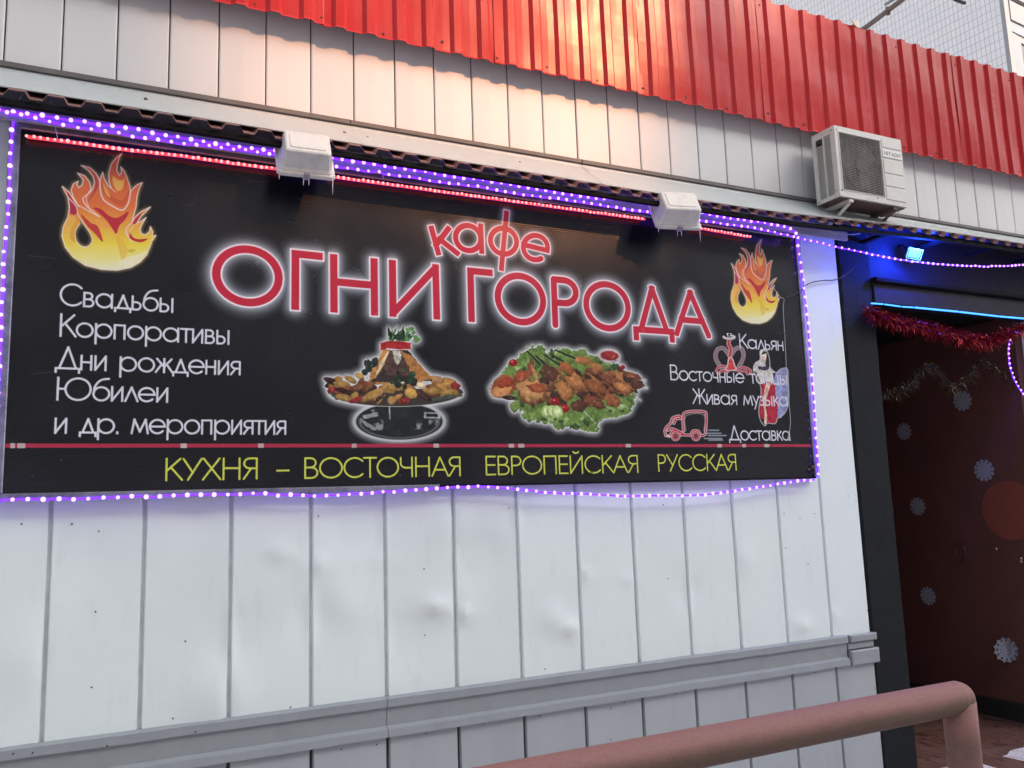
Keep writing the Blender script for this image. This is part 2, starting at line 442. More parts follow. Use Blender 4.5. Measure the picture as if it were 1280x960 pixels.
def food_one():
    q = Z(380, 390, 5.333); r = random.Random(4)
    def B(x, y, rx, ry, ang, col, **k): blob(*q(x, y), rx/5.333, ry/5.333, ang, col, **k)
    # glass bowl foot
    w, a, b, X, Y = ell(*q(635, 730), 305/5.333, 128/5.333)
    d = np.sqrt(a*a+b*b); m = 1-sm(.97, 1.0, d); comp(w, m, S(30, 36, 38)+(NZ[w]-.5)[..., None]*.02); MASK[w] = np.maximum(MASK[w], m)
    comp(w, np.exp(-((d-.965)/.018)**2), S(190, 195, 196)); comp(w, np.exp(-((d-.86)/.03)**2)*.35*(b > -.2), S(150, 155, 155))
    comp(w, sm(.55, .75, NZ[w])*.55*m*(np.abs(a) > .35)*(d < .85)*(b < .45), S(185, 190, 190))
    leafpoly([q(x, y) for x, y in ((385, 690), (490, 665), (495, 695), (400, 712))], S(150, 155, 155), rough=.2)
    leafpoly([q(x, y) for x, y in ((800, 665), (905, 672), (910, 712), (800, 708))], S(160, 165, 165), rough=.1)
    leafpoly([q(x, y) for x, y in ((815, 678), (890, 680), (892, 700), (815, 698))], S(22, 26, 28))
    leafpoly([q(x, y) for x, y in ((370, 705), (430, 740), (480, 770), (470, 785), (410, 760))], S(150, 155, 155), rough=.2)
    leafpoly([q(x, y) for x, y in ((565, 620), (575, 620), (577, 715), (568, 715))], S(170, 175, 175))
    # plate
    w, a, b, X, Y = ell(*q(610, 540), 455/5.333, 92/5.333, 0)
    d = np.sqrt(a*a+b*b); m = (1-sm(.98, 1.0, d))*(b > -.3); comp(w, m, S(58, 52, 50)); MASK[w] = np.maximum(MASK[w], m)
    comp(w, np.exp(-((d-.975)/.02)**2)*(b > .05), S(205, 205, 200))
    leafpoly([q(x, y) for x, y in ((800, 575), (1050, 540), (1056, 562), (830, 600))], S(66, 78, 66), rough=.1)
    for i in range(60):
        x = r.uniform(175, 1030); e = ((x-610)/440)**2; y = r.uniform(455, 600-75*e)
        B(x, y, r.uniform(25, 60), r.uniform(16, 28), r.uniform(-60, 30), r.choice([FRY, FRY, S(170, 120, 60), MEAT, DMEAT, S(120, 60, 40)]), rough=.25, hi=.35)
    for x, y, rx, ry, an, c in ((185, 520, 35, 24, -30, REDP), (250, 520, 50, 18, 10, S(60, 20, 24)), (255, 480, 62, 24, 8, FRY), (265, 570, 66, 26, 10, FRY), (310, 450, 50, 22, 30, FRY), (370, 425, 34, 22, 20, S(205, 165, 85)),
                                (350, 585, 55, 20, -20, S(140, 40, 40)), (455, 555, 92, 30, -28, FRY), (430, 500, 70, 20, -40, MEAT), (545, 480, 26, 60, 10, S(170, 130, 70)), (585, 590, 30, 32, 0, S(175, 135, 80)), (675, 590, 34, 22, 0, REDP),
                                (715, 545, 46, 36, 20, S(210, 165, 85)), (632, 500, 34, 26, 10, FRY), (780, 490, 36, 24, 30, S(220, 205, 170)), (860, 525, 62, 26, -10, FRY), (940, 480, 75, 40, -10, S(185, 135, 70)), (950, 535, 60, 20, -5, FRY), (1005, 495, 36, 28, 20, REDP), (880, 450, 60, 26, 10, S(170, 125, 80)), (800, 560, 66, 22, 35, S(70, 40, 34))):
        B(x, y, rx, ry, an, c, rough=.2, hi=.3)
    leafpoly([q(x, y) for x, y in ((540, 250), (690, 250), (860, 460), (430, 470))], S(50, 40, 38), rough=.5)
    # legs leaning to the knot
    leafpoly([q(x, y) for x, y in ((535, 245), (575, 255), (545, 340), (480, 440), (430, 470), (440, 400), (490, 320))], S(178, 128, 70), rough=.5)
    leafpoly([q(x, y) for x, y in ((575, 250), (650, 250), (690, 340), (720, 420), (640, 430), (540, 420), (540, 340))], S(84, 60, 54), rough=.5)
    leafpoly([q(x, y) for x, y in ((640, 250), (715, 290), (810, 390), (850, 440), (760, 470), (715, 400), (680, 330))], S(176, 120, 64), rough=.5)
    leafpoly([q(x, y) for x, y in ((590, 250), (640, 255), (655, 290), (640, 330), (625, 350), (600, 310))], S(200, 195, 180), rough=.5)
    leafpoly([q(x, y) for x, y in ((560, 260), (572, 262), (520, 370), (470, 440), (500, 360))], S(215, 195, 160), rough=.3)
    for x, y in ((400, 400), (430, 375), (450, 350), (475, 330), (420, 345)): B(x, y, 26, 22, r.uniform(0, 90), S(34, 50, 50), rough=.8, hi=.3)
    leafpoly([q(x, y) for x, y in ((425, 300), (445, 345), (460, 390), (425, 380))], DKG, rough=.4)
    for i in range(26): B(r.uniform(590, 740), r.uniform(385, 500), r.uniform(10, 26), r.uniform(8, 20), r.uniform(0, 180), r.choice([DKG, S(40, 70, 48), S(24, 40, 38)]), rough=.9, hi=.25)
    # band and greens
    leafpoly([q(x, y) for x, y in ((512, 205), (560, 192), (660, 196), (712, 205), (714, 245), (640, 248), (560, 240), (512, 258))], S(176, 38, 42), rough=.15)
    for i in range(34):
        a0 = r.uniform(-155, -25); L = r.uniform(60, 125)*(1.0 if -110 < a0 < -60 else .85); bx = r.uniform(570, 680); c = r.choice([S(58, 96, 52), S(34, 62, 40), S(90, 140, 80), DKG])
        ex, ey = bx+L*math.cos(math.radians(a0)), 195+L*math.sin(math.radians(a0)); nx, ny = -math.sin(math.radians(a0))*9, math.cos(math.radians(a0))*9
        leafpoly([q(bx, 195), q((bx+ex)/2+nx, (195+ey)/2+ny), q(ex, ey), q((bx+ex)/2-nx, (195+ey)/2-ny)], c)
    for x, y in ((700, 120), (730, 135), (745, 165), (745, 190), (760, 180), (715, 110), (690, 180)): B(x, y, 18, 14, 20, S(96, 150, 84), rough=1., hi=.2)
def food_two():
    q = Z(590, 410, 5.333); r = random.Random(9)
    def B(x, y, rx, ry, ang, col, **k): blob(*q(x, y), rx/5.333, ry/5.333, ang, col, **k)
    out = [(190, 300), (260, 230), (310, 190), (400, 120), (470, 130), (520, 170), (600, 130), (680, 140), (760, 170), (830, 200), (900, 235), (1010, 290), (1060, 400), (1085, 440), (1080, 510), (1030, 570), (960, 590), (880, 610), (845, 650), (825, 692), (760, 685), (700, 660), (600, 665), (540, 655), (500, 620), (380, 615), (350, 570), (290, 520), (280, 460), (200, 400)]
    leafpoly([q(*p) for p in catmull(out, 3)], S(104, 134, 62), rough=1.6)
    for i in range(130):
        a0 = r.uniform(0, 6.28); x = 640+430*math.cos(a0)*r.uniform(.75, 1); y = 410+250*math.sin(a0)*r.uniform(.75, 1)
        if y > 300 and x < 260 or (x > 900 and y < 250) or (y > 620 and not 550 < x < 850): continue
        B(x, y, r.uniform(14, 44), r.uniform(10, 26), r.uniform(0, 180), r.choice([LIME, S(124, 156, 84), S(84, 118, 52), S(50, 80, 40), S(150, 176, 110)]), rough=1.1, hi=.4)
    for x, y in ((1150, 350), (1160, 400)): B(x, y, 14, 6, 0, S(200, 190, 180))
    for i in range(150):
        x = r.uniform(460, 1110); t = (x-460)/650; y = r.uniform(250+60*t, 520-110*t)
        B(x, y, r.uniform(24, 62), r.uniform(14, 30), r.uniform(10, 50), r.choice([MEAT, S(134, 80, 48), DMEAT, S(62, 38, 28), S(108, 62, 40), S(168, 112, 66), S(150, 96, 54)]), rough=.7, hi=.35)
    # chops
    B(380, 300, 30, 100, 18, S(140, 78, 50), rough=.5, hi=.5); B(420, 310, 12, 85, -22, S(190, 130, 90), rough=.4)
    B(210, 390, 92, 72, -18, S(158, 82, 48), rough=.4, hi=.5); B(190, 420, 70, 45, -18, S(200, 140, 84), rough=.5, hi=.4); B(220, 365, 70, 34, -18, S(150, 62, 38), rough=.5, hi=.3)
    B(250, 465, 50, 18, 5, S(46, 28, 28)); B(400, 430, 118, 92, 25, S(128, 76, 46), rough=.4, hi=.5); B(395, 420, 100, 74, 25, S(198, 146, 92), rough=.6, hi=.6); B(430, 400, 70, 30, 10, S(150, 76, 44), rough=.8, hi=.3)
    B(320, 320, 55, 40, -20, S(150, 74, 46), rough=.5)
    for x, y, rx, ry, an in ((520, 300, 70, 55, 20), (630, 270, 60, 40, 35), (620, 430, 76, 42, 50), (710, 520, 56, 50, 20), (740, 215, 70, 30, 10), (830, 260, 60, 30, 20), (700, 370, 100, 34, 30), (830, 400, 110, 36, 28), (820, 490, 80, 42, 25), (930, 480, 62, 44, 25), (930, 350, 110, 28, 22), (1000, 400, 60, 30, 25), (1100, 375, 60, 34, 12), (1060, 320, 50, 20, 10)):
        B(x, y, rx, ry, an, r.choice([S(150, 88, 50), S(124, 70, 44), S(90, 54, 38), S(176, 116, 66)]), rough=.6, hi=.5)
    for x0, y0, x1, y1 in ((360, 155, 455, 250), (420, 190, 490, 242), (475, 178, 585, 250), (550, 148, 690, 205), (540, 190, 610, 225)):
        nx, ny = (y1-y0), -(x1-x0); L = math.hypot(nx, ny); nx, ny = nx/L*10, ny/L*10
        leafpoly([q(x0, y0), q(x0+nx, y0+ny), q(x1+nx, y1+ny), q(x1-nx*.3, y1-ny*.3)], S(30, 40, 36))
    for x, y, s_ in ((273, 232, 31), (556, 490, 34), (618, 536, 36), (1000, 262, 22)):
        B(x, y, s_, s_*.85, 0, S(150, 24, 34), rough=.05, hi=.1); B(x-8, y-9, 7, 5, 0, S(230, 150, 150), rough=.1)
    for x in (500, 535, 570): 
        B(x, 560, 40, 50, -20, S(176, 205, 120), rough=.1, hi=.2); B(x, 560, 30, 38, -20, S(205, 225, 160), rough=.1, hi=.3)
    for x0, y0, x1, y1 in ((745, 555, 825, 640), (990, 510, 1040, 542), (1080, 460, 1125, 487), (880, 515, 930, 550)):
        leafpoly([q(x0, y0), q(x0+3, y0-4), q(x1+3, y1-4), q(x1, y1)], S(180, 190, 170))
    # sauce bowl
    B(912, 190, 78, 48, 5, S(216, 200, 200), rough=.05, hi=.1); B(915, 185, 64, 34, 5, S(150, 36, 40), rough=.2, hi=.5)

# ---- flames
def flame(T):
    q = lambda L: [T(x, y) for x, y in L]
    outer = [(555,70),(535,100),(520,150),(515,200),(535,235),(552,215),(546,170),(570,200),(592,250),(612,310),(618,360),(640,330),(670,305),(708,288),(685,330),(668,390),(660,470),(640,540),(632,580),(655,545),(700,505),(770,470),(735,505),(695,545),(668,590),(700,578),(737,548),(705,600),(690,640),(700,672),(735,680),(762,655),(768,616),(785,655),(783,692),(810,684),(780,725),(765,770),(740,830),(690,885),(620,925),(520,946),(400,940),(280,910),(190,850),(130,775),(104,690),(115,620),(150,550),(160,480),(150,400),(106,318),(160,362),(200,430),(232,470),(190,400),(173,345),(190,300),(228,278),(216,305),(232,328),(258,305),(264,265),(220,218),(275,238),(312,285),(322,335),(300,375),(330,345),(350,290),(338,240),(300,195),(247,160),(315,178),(362,222),(388,275),(398,245),(410,210),(422,260),(450,310),(475,330),(458,285),(455,220),(475,150),(510,105)]
    P = q(outer); w = win_px([p[0] for p in P], [p[1] for p in P], 10); X, Y = GX[w], GY[w]
    m = inside(X, Y, P); yt, yb = T(400, 70)[1], T(400, 945)[1]; xl, xr = T(108, 500)[0], T(808, 500)[0]
    hole = inside(X, Y, q(catmull([(240,593),(205,655),(212,725),(255,768),(305,765),(332,720),(310,660),(268,600),(225,530)], 4)))
    mb = (m & ~hole).astype(np.float32)
    g = np.clip(blur(mb, 13)*1.9, 0, 1); comp(w, g*.5, S(190, 170, 110))
    t = (Y-yt)/(yb-yt) + (NZ2[w]-.5)*.05
    stops = [(0, S(200, 78, 70)), (.2, S(222, 110, 66)), (.45, S(226, 116, 60)), (.62, S(232, 168, 66)), (.78, S(236, 214, 74)), (.9, S(234, 226, 140)), (1, S(232, 232, 200))]
    col = np.zeros(X.shape+(3,), np.float32)
    for k in range(3): col[..., k] = np.interp(t, [s_[0] for s_ in stops], [s_[1][k] for s_ in stops])
    comp(w, mb, col)
    def sh(L, c, a=1.0, k=4):
        comp(w, inside(X, Y, q(catmull(L, k)))*mb*a, c)
    sh([(130,600),(165,540),(205,545),(200,600),(165,700),(200,780),(150,740),(120,680)], S(236, 190, 90), .6)
    sh([(340,480),(400,488),(455,535),(520,552),(605,505),(575,570),(535,610),(512,672),(480,630),(430,560)], S(190, 44, 62))
    sh([(245,525),(320,590),(375,620),(412,735),(350,670),(290,610)], S(196, 60, 60))
    sh([(345,560),(420,575),(470,640),(400,610)], S(236, 160, 80))
    sh([(145,365),(185,420),(212,470),(213,525),(168,522),(165,440)], S(176, 48, 72))
    sh([(612,655),(640,700),(690,712),(748,708),(700,735),(640,722),(610,695)], S(188, 40, 52))
    sh([(700,515),(650,560),(638,600),(665,590),(690,550)], S(190, 56, 72))
    sh([(318,205),(360,240),(380,300),(345,380),(300,430),(350,330),(345,255)], S(186, 62, 66), .8)
    sh([(400,290),(420,370),(480,430),(555,470),(600,410),(612,330),(560,420),(470,380)], S(200, 84, 52), .7)
    sh([(485,240),(520,265),(560,270),(575,245),(560,330),(520,350),(490,300)], S(242, 186, 90), .9)
    sh([(410,290),(430,370),(470,400),(440,330)], S(240, 176, 90), .8)
    sh([(180,620),(225,600),(200,660),(205,740),(165,700)], S(220, 160, 56), .8)
    sh([(510,690),(560,720),(600,800),(560,870),(530,790)], S(226, 180, 66), .6); sh([(600,790),(660,790),(620,815)], S(200, 176, 60), .8)
    sh([(590,850),(700,820),(740,790),(690,880),(600,910),(520,900)], S(240, 236, 200), .7)
    lw = abs(T(10, 0)[0]-T(0, 0)[0])*.36
    def line(L, ww=1.0, a=.95, cl=False):
        PL = q(catmull(L, 5, cl)); d = sdist(X, Y, PL); comp(w, (1-sm(lw*ww*.7, lw*ww*1.3, d))*a, S(238, 214, 206))
    PO = P+[P[0]]; d = sdist(X, Y, PO); comp(w, 1-sm(lw*.75, lw*1.3, d), S(238, 220, 208))
    line([(240,595),(205,655),(212,725),(255,768),(305,765),(332,720),(310,660),(268,600),(225,530),(212,470),(150,400)])
    line([(388,275),(395,360),(420,420),(480,462),(558,495),(602,440),(618,360)], 1.5)
    line([(475,330),(505,360),(470,325)], .8)
    line([(300,375),(262,410),(285,460),(330,500),(385,545)], 1.2); line([(230,460),(290,495),(385,545)], 1.)
    line([(320,345),(290,390),(292,440),(320,500)], .9)
    line([(632,580),(585,640),(600,690),(640,740)], 1.); line([(668,590),(620,640),(615,680)], .7)
def flame_left(x, y): return (60+x/6, 180+y/6)
def flame_right(x, y):
    X = 105+(x-108)*.629; Y = 65+(y-70)*.891
    return (900+X/7.385, 290+Y/7.385)

# ---- small icons: hookah, dancer, delivery van
def pxline(L, w_, col, a=1.0, sm_=.4, closed=False, k=5, smooth=True):
    P = catmull(L, k, closed) if smooth else L
    if closed: P = P+[P[0]]
    w = win_px([p[0] for p in P], [p[1] for p in P], w_+3)
    comp(w, (1-sm(w_-sm_, w_+sm_, sdist(GX[w], GY[w], P)))*a, col)
def icons():
    q = Z(800, 400, 5.333); Q = lambda L: [q(*p) for p in L]
    GR, RD = S(150, 148, 150), S(180, 60, 70)
    for L in ([(595,235),(560,190),(520,195),(505,245),(530,300),(560,330)], [(605,235),(640,190),(675,190),(690,240),(660,310),(640,330)]):
        pxline(Q(L), 2.7, S(170, 130, 135)); pxline(Q(L), 1.7, S(120, 118, 120))
    for L in ([(510,340),(530,310),(575,310),(590,340)], [(520,355),(560,335),(580,350)], [(650,330),(690,315),(735,335),(735,355)], [(660,345),(700,340),(715,360)]):
        pxline(Q(L), 1.6, S(205, 160, 165)); pxline(Q(L), .9, RD)
    pxline(Q([(597,130),(590,160),(605,190),(598,240)]), 2.6, S(190, 150, 150)); pxline(Q([(597,130),(590,160),(605,190),(598,240)]), 1.4, RD)
    leafpoly(Q([(592,255),(614,255),(628,300),(636,330),(575,330),(585,300)]), S(200, 70, 70)); pxline(Q([(592,255),(614,255),(630,300),(638,332),(573,332),(585,300)]), .7, S(225, 190, 190), closed=True)
    pxline(Q([(558,112),(575,122),(620,122),(630,112),(615,105)]), 1.4, S(205, 200, 198)); leafpoly(Q([(578,88),(612,88),(608,108),(582,108)]), S(225, 225, 220)); leafpoly(Q([(586,92),(604,92),(602,104),(588,104)]), S(30, 30, 34))
    # dancer
    leafpoly(Q(catmull([(905,350),(935,328),(978,325),(985,400),(990,520),(975,600),(935,650),(900,640),(880,540),(885,420)], 4)), S(142, 148, 190), rough=.3)
    body = Q(catmull([(800,210),(820,195),(845,205),(862,260),(865,320),(905,350),(850,352),(770,345),(757,330),(765,290),(800,265)], 4))
    leafpoly(body, S(205, 205, 196)); leafpoly(Q([(770,345),(885,350),(885,420),(808,420)]), S(200, 196, 186), rough=.2)
    leafpoly(Q(catmull([(842,205),(858,240),(866,300),(850,320),(835,290),(842,250)], 3)), S(40, 34, 34)); leafpoly(Q([(808,230),(822,206),(842,212),(836,226),(815,232)]), S(40, 34, 34))
    leafpoly(Q(catmull([(812,236),(822,226),(838,232),(838,262),(824,276),(812,260)], 4)), S(214, 190, 172))
    leafpoly(Q([(785,308),(820,312),(850,300),(866,325),(830,338),(790,330)]), S(48, 52, 74), rough=.3)
    leafpoly(Q(catmull([(820,420),(890,425),(905,500),(918,640),(900,690),(850,680),(840,600),(835,660),(800,650),(790,600),(805,500)], 3)), S(168, 34, 56), rough=.2)
    leafpoly(Q(catmull([(838,430),(868,425),(855,480),(835,560),(846,640),(842,690),(826,690),(828,620),(818,540)], 3)), S(216, 180, 160))
    pxline(Q([(800,210),(820,195),(845,205),(862,260),(870,320),(910,352),(935,328),(978,325),(985,400),(990,520),(975,600),(935,650),(918,650),(900,690),(850,688),(830,705),(800,665),(790,600),(805,500),(800,430),(757,345),(765,290),(800,262)]), .55, S(190, 190, 195), .8, closed=True)
    # van
    for L, sm_ in (([(172,770),(165,740),(175,715),(205,685),(215,655),(255,640),(272,650)], True), ([(172,770),(200,775)], True), ([(288,740),(285,660),(295,620),(360,608),(430,612),(442,640),(438,740),(430,765),(400,770)], True), ([(265,765),(345,768)], True), ([(225,690),(240,660),(268,658)], True), ([(205,770),(212,745),(245,740),(265,765)], True), ([(342,768),(350,742),(385,740),(402,765)], True), ([(185,735),(215,725),(290,760)], True)):
        pxline(Q(L), 1.75, S(214, 196, 196)); 
    for L in ([(172,770),(165,740),(175,715),(205,685),(215,655),(255,640),(272,650)], [(288,740),(285,660),(295,620),(360,608),(430,612),(442,640),(438,740),(430,765),(400,770)], [(265,765),(345,768)], [(225,690),(240,660),(268,658)], [(205,770),(212,745),(245,740),(265,765)], [(342,768),(350,742),(385,740),(402,765)], [(185,735),(215,725),(290,760)]):
        pxline(Q(L), .95, S(186, 46, 66))
    pxline(Q([(305,740),(305,640),(425,632),(425,740)]), .5, S(150, 130, 132))
    for x in (237, 372):
        c = q(x, 775); pxline([(c[0]+4.6*math.cos(t), c[1]+4.8*math.sin(t)) for t in np.linspace(0, 5.7, 14)], 1.3, S(214, 196, 196), closed=True)
        pxline([(c[0]+4.6*math.cos(t), c[1]+4.8*math.sin(t)) for t in np.linspace(0, 5.7, 14)], .7, S(186, 46, 66), closed=True); pxline([(c[0]+1.6*math.cos(t), c[1]+1.6*math.sin(t)) for t in np.linspace(0, 5.7, 8)], .5, S(186, 80, 90), closed=True)
    for a, b, y in ((460, 525, 735), (430, 540, 755), (455, 575, 770), (430, 545, 790), (460, 550, 800)):
        pxline(Q([(a, y), (b, y)]), .9, S(150, 160, 172), .75, smooth=False)

halo_pass(food_one, (395, 590), (398, 552))
halo_pass(food_two, (606, 812), (428, 542))
glow(TITLE, HW-.0015, .0021, .0135, .58)
glow(KAFE, .0038, .0017, .009, .45, False)
flame(flame_left); flame(flame_right)
icons()
WH = S(214, 216, 224); YE = S(206, 214, 84)
for t_, x0, y0, x1, y1, cap, hw in (('Свадьбы', 74, 381, 217, 389.5, .0232, .00112), ('Корпоративы', 73, 419, 287, 430.5, .0232, .00112), ('Дни рождения', 69, 461.5, 300, 467.5, .0232, .00112),
        ('Юбилеи', 69, 499, 210, 502.5, .0232, .00112), ('и др. мероприятия', 67, 541, 357, 542.5, .0232, .00112),
        ('Кальян', 924, 434, 979, 438.5, .0215, .0011), ('Восточные танцы', 837, 474, 984, 481, .0215, .0011), ('Живая музыка', 866, 504, 985, 507.5, .0215, .0011), ('Доставка', 912, 550, 988, 550, .0215, .0011)):
    text_line(t_, x0, y0, x1, y1, cap, WH, hw)
for t_, x0, y0, x1, y1 in (('КУХНЯ', 205, 600, 322, 598.5), ('–', 343, 598, 362, 597.5), ('ВОСТОЧНАЯ', 379, 598, 576, 594), ('ЕВРОПЕЙСКАЯ', 606, 594, 798, 589.5), ('РУССКАЯ', 822, 589.3, 921, 587)):
    text_line(t_, x0, y0, x1, y1, .0232, YE, .00108)
# red rule with scuffs
w = (slice(0, CH), slice(0, CW)); vr = px2uv(0, 557)[1]*.5+px2uv(1015, 557)[1]*.5
rr = slice(int((V1-vr-.004)*PPU), int((V1-vr+.004)*PPU)); w = (rr, slice(0, CW))
comp(w, (1-sm(.0019, .0024, np.abs(GV[w]-vr)))*(.9+.1*NZ[w]), S(178, 44, 74))
for x, l in ((13, 5), (22, 9), (226, 7), (323, 6), (440, 5), (542, 6), (636, 6), (648, 7), (782, 6), (897, 5), (928, 4), (955, 6)):
    u, _ = px2uv(x, 556.5); w = win_uv([u, px2uv(x+l, 556.5)[0]], [vr-.0022, vr+.0022], 0); comp(w, np.full(GU[w].shape, .9, np.float32)*(.6+.4*NZ[w]), S(200, 198, 190))
# scratches, smears
for i in range(46):
    u = rng.uniform(U0, U1); v = rng.uniform(V0, V1); L = rng.uniform(.004, .03); a = rng.normal(0, .35)
    P_ = [(u, v), (u+L*math.cos(a), v+L*math.sin(a)*.6)]
    w = win_uv([p[0] for p in P_], [p[1] for p in P_], .002); comp(w, (1-sm(.0001, .0005, sdist(GU[w], GV[w], P_)))*rng.uniform(.06, .25), S(120, 122, 130))
ART = np.clip(ART, 0, 1)
enc = np.where(ART <= .0031308, ART*12.92, 1.055*np.power(np.maximum(ART, 1e-6), 1/2.4)-.055)
rgba = np.ones((CH, CW, 4), np.float32); rgba[..., :3] = enc[::-1]

# ================================================================== materials
M_white = Mat('white_panel_paint', (.735, .815, .80), .30)
n1 = M_white.noise(1.3, 5, .6); M_white.mix(M_white.ramp(n1, [(.42, 0), (.75, .35)]), (.64, .68, .69))
n2 = M_white.noise(9, 6, .7, stretch=(1, 1, .25)); M_white.mix(M_white.ramp(n2, [(.55, 0), (.8, .24)]), (.44, .45, .43))
M_white.bump(M_white.noise(3.2, 2, .5), .25, .012).rough(n1, .32, .5); M_white.random(.025)
M_grey = Mat('grey_trim_paint', (.28, .305, .32), .45)
n1 = M_grey.noise(5, 5, .7); M_grey.mix(M_grey.ramp(n1, [(.45, 0), (.8, .5)]), (.20, .215, .225)); M_grey.bump(M_grey.noise(2.5, 2), .2, .01); M_grey.random(.03)
M_plinth = Mat('grey_plinth_paint', (.37, .405, .42), .45)
n1 = M_plinth.noise(4, 5, .7, stretch=(1, 1, .3)); M_plinth.mix(M_plinth.ramp(n1, [(.45, 0), (.8, .5)]), (.28, .30, .315)); M_plinth.bump(M_plinth.noise(2.5, 2), .2, .01); M_plinth.random(.04)
M_seam = Mat('seam_grey', (.55, .58, .60), .6); M_seam.mix(M_seam.ramp(M_seam.noise(14, 3), [(.4, 0), (.7, .4)]), (.34, .36, .38))
M_dark = Mat('dark_seam', (.05, .055, .06), .7); M_dark.mix(M_dark.ramp(M_dark.noise(8, 3), [(.4, 0), (.7, .5)]), (.03, .03, .035))
M_siding = Mat('cream_siding_paint', (.60, .60, .59), .42)
n1 = M_siding.noise(2, 5, .6, stretch=(1, 1, .4)); M_siding.mix(M_siding.ramp(n1, [(.45, 0), (.8, .35)]), (.50, .50, .485)); M_siding.bump(M_siding.noise(1.5, 2), .15, .01); M_siding.random(.025)
M_flash = Mat('white_flashing', (.44, .47, .465), .4); M_flash.mix(M_flash.ramp(M_flash.noise(6, 5, .7), [(.5, 0), (.8, .5)]), (.34, .36, .355)); M_flash.bump(M_flash.noise(4, 3), .2, .01); M_flash.random(.03)
M_red = Mat('red_corrugated_coating', (.46, .024, .026), .32, spec=.15)
n1 = M_red.noise(2.2, 5, .65); M_red.mix(M_red.ramp(n1, [(.4, 0), (.8, .5)]), (.42, .05, .05)); M_red.rough(M_red.noise(5, 4), .16, .34)
M_red.bump(M_red.noise(1.6, 1, .4), .5, .03); M_red.mix(M_red.ramp(M_red.noise(14, 6, .75, stretch=(1, 1, .12)), [(.52, 0), (.75, .5)]), (.46, .10, .085)); M_red.random(.08)
M_brown = Mat('red_brown_roofing', (.21, .105, .095), .55, spec=.3)
n1 = M_brown.noise(7, 5, .7); M_brown.mix(M_brown.ramp(n1, [(.45, 0), (.75, .8)]), (.24, .16, .145)); M_brown.random(.06)
M_sund = Mat('dark_sheet_underside', (.15, .13, .15), .6); M_sund.mix(M_sund.ramp(M_sund.noise(6, 4), [(.4, 0), (.7, .5)]), (.03, .027, .03))
M_rboard = Mat('grey_board_paint', (.34, .33, .38), .5); M_rboard.mix(M_rboard.ramp(M_rboard.noise(6, 5), [(.45, 0), (.75, .5)]), (.22, .21, .25))
M_pillar = Mat('dark_pillar_plaster', (.008, .010, .012), .8, spec=.2)
n1 = M_pillar.noise(5, 6, .7); M_pillar.mix(M_pillar.ramp(n1, [(.4, 0), (.75, .6)]), (.015, .018, .02)); M_pillar.bump(M_pillar.noise(18, 6, .7), .4, .01)
M_black = Mat('black_soffit', (.006, .006, .007), .9, spec=.15); M_black.mix(M_black.ramp(M_black.noise(4, 4), [(.4, 0), (.7, .4)]), (.011, .011, .012))
M_board = Mat('dark_header_board', (.012, .010, .017), .7, spec=.25); M_board.mix(M_board.ramp(M_board.noise(3, 5, .7), [(.4, 0), (.75, .6)]), (.020, .018, .024)); M_board.bump(M_board.noise(12, 4), .3, .01)
M_ent = Mat('brown_entrance_wall', (.125, .050, .040), .6, spec=.25)
n1 = M_ent.noise(2.2, 5, .7); M_ent.mix(M_ent.ramp(n1, [(.4, 0), (.75, .7)]), (.085, .04, .036)); M_ent.bump(M_ent.noise(25, 5), .15, .01)
M_orange = Mat('orange_disc_paint', (.22, .065, .042), .7, spec=.2); M_orange.mix(M_orange.ramp(M_orange.noise(6, 4), [(.4, 0), (.7, .4)]), (.2, .045, .03))
M_base = Mat('dark_baseboard', (.016, .018, .018), .5); M_base.mix(M_base.ramp(M_base.noise(9, 4), [(.4, 0), (.7, .4)]), (.03, .03, .03))
M_alu = Mat('dull_aluminium', (.34, .34, .38), .38, metal=.7); M_alu.mix(M_alu.ramp(M_alu.noise(7, 6, .75), [(.45, 0), (.65, .8)]), (.14, .14, .17)); M_alu.bump(M_alu.noise(30, 4), .2, .004)
M_screw = Mat('dark_screw', (.04, .04, .045), .4, metal=.6)
M_wire = Mat('black_cable', (.02, .02, .022), .5); M_wireg = Mat('grey_cable', (.45, .45, .47), .5)
M_acw = Mat('ac_cream_plastic', (.62, .61, .56), .45); n1 = M_acw.noise(6, 6, .7); M_acw.mix(M_acw.ramp(n1, [(.48, 0), (.8, .5)]), (.42, .40, .36)); M_acw.bump(n1, .08, .005)
M_acd = Mat('ac_dark_interior', (.035, .03, .028), .6); M_acd.mix(M_acd.ramp(M_acd.noise(12, 4), [(.4, 0), (.7, .6)]), (.07, .065, .06))
M_grill = Mat('ac_grill_wire', (.34, .32, .28), .45); M_grill.mix(M_grill.ramp(M_grill.noise(9, 4), [(.4, 0), (.7, .6)]), (.22, .20, .18))
M_under = Mat('rusty_base_pan', (.12, .075, .065), .7); M_under.mix(M_under.ramp(M_under.noise(9, 5), [(.4, 0), (.7, .7)]), (.06, .045, .042))
M_lampw = Mat('floodlight_white_housing', (.66, .67, .64), .42); n1 = M_lampw.noise(14, 6, .7); M_lampw.mix(M_lampw.ramp(n1, [(.48, 0), (.75, .6)]), (.42, .43, .41)); M_lampw.bump(n1, .15, .004)
M_glass = Mat('dark_lamp_glass', (.01, .01, .012), .12, spec=.6)
M_ice = Mat('ice', (.75, .72, .78), .15); M_ice.p.inputs['Transmission Weight'].default_value = .5
M_tie = Mat('clear_tie', (.7, .66, .8), .3)
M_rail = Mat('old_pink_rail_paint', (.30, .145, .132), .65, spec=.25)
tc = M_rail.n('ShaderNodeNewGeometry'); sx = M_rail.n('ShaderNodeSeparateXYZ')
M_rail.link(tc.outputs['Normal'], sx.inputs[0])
n1 = M_rail.noise(130, 6, .8); n2 = M_rail.noise(7, 6, .75, stretch=(.5, 1, 1))
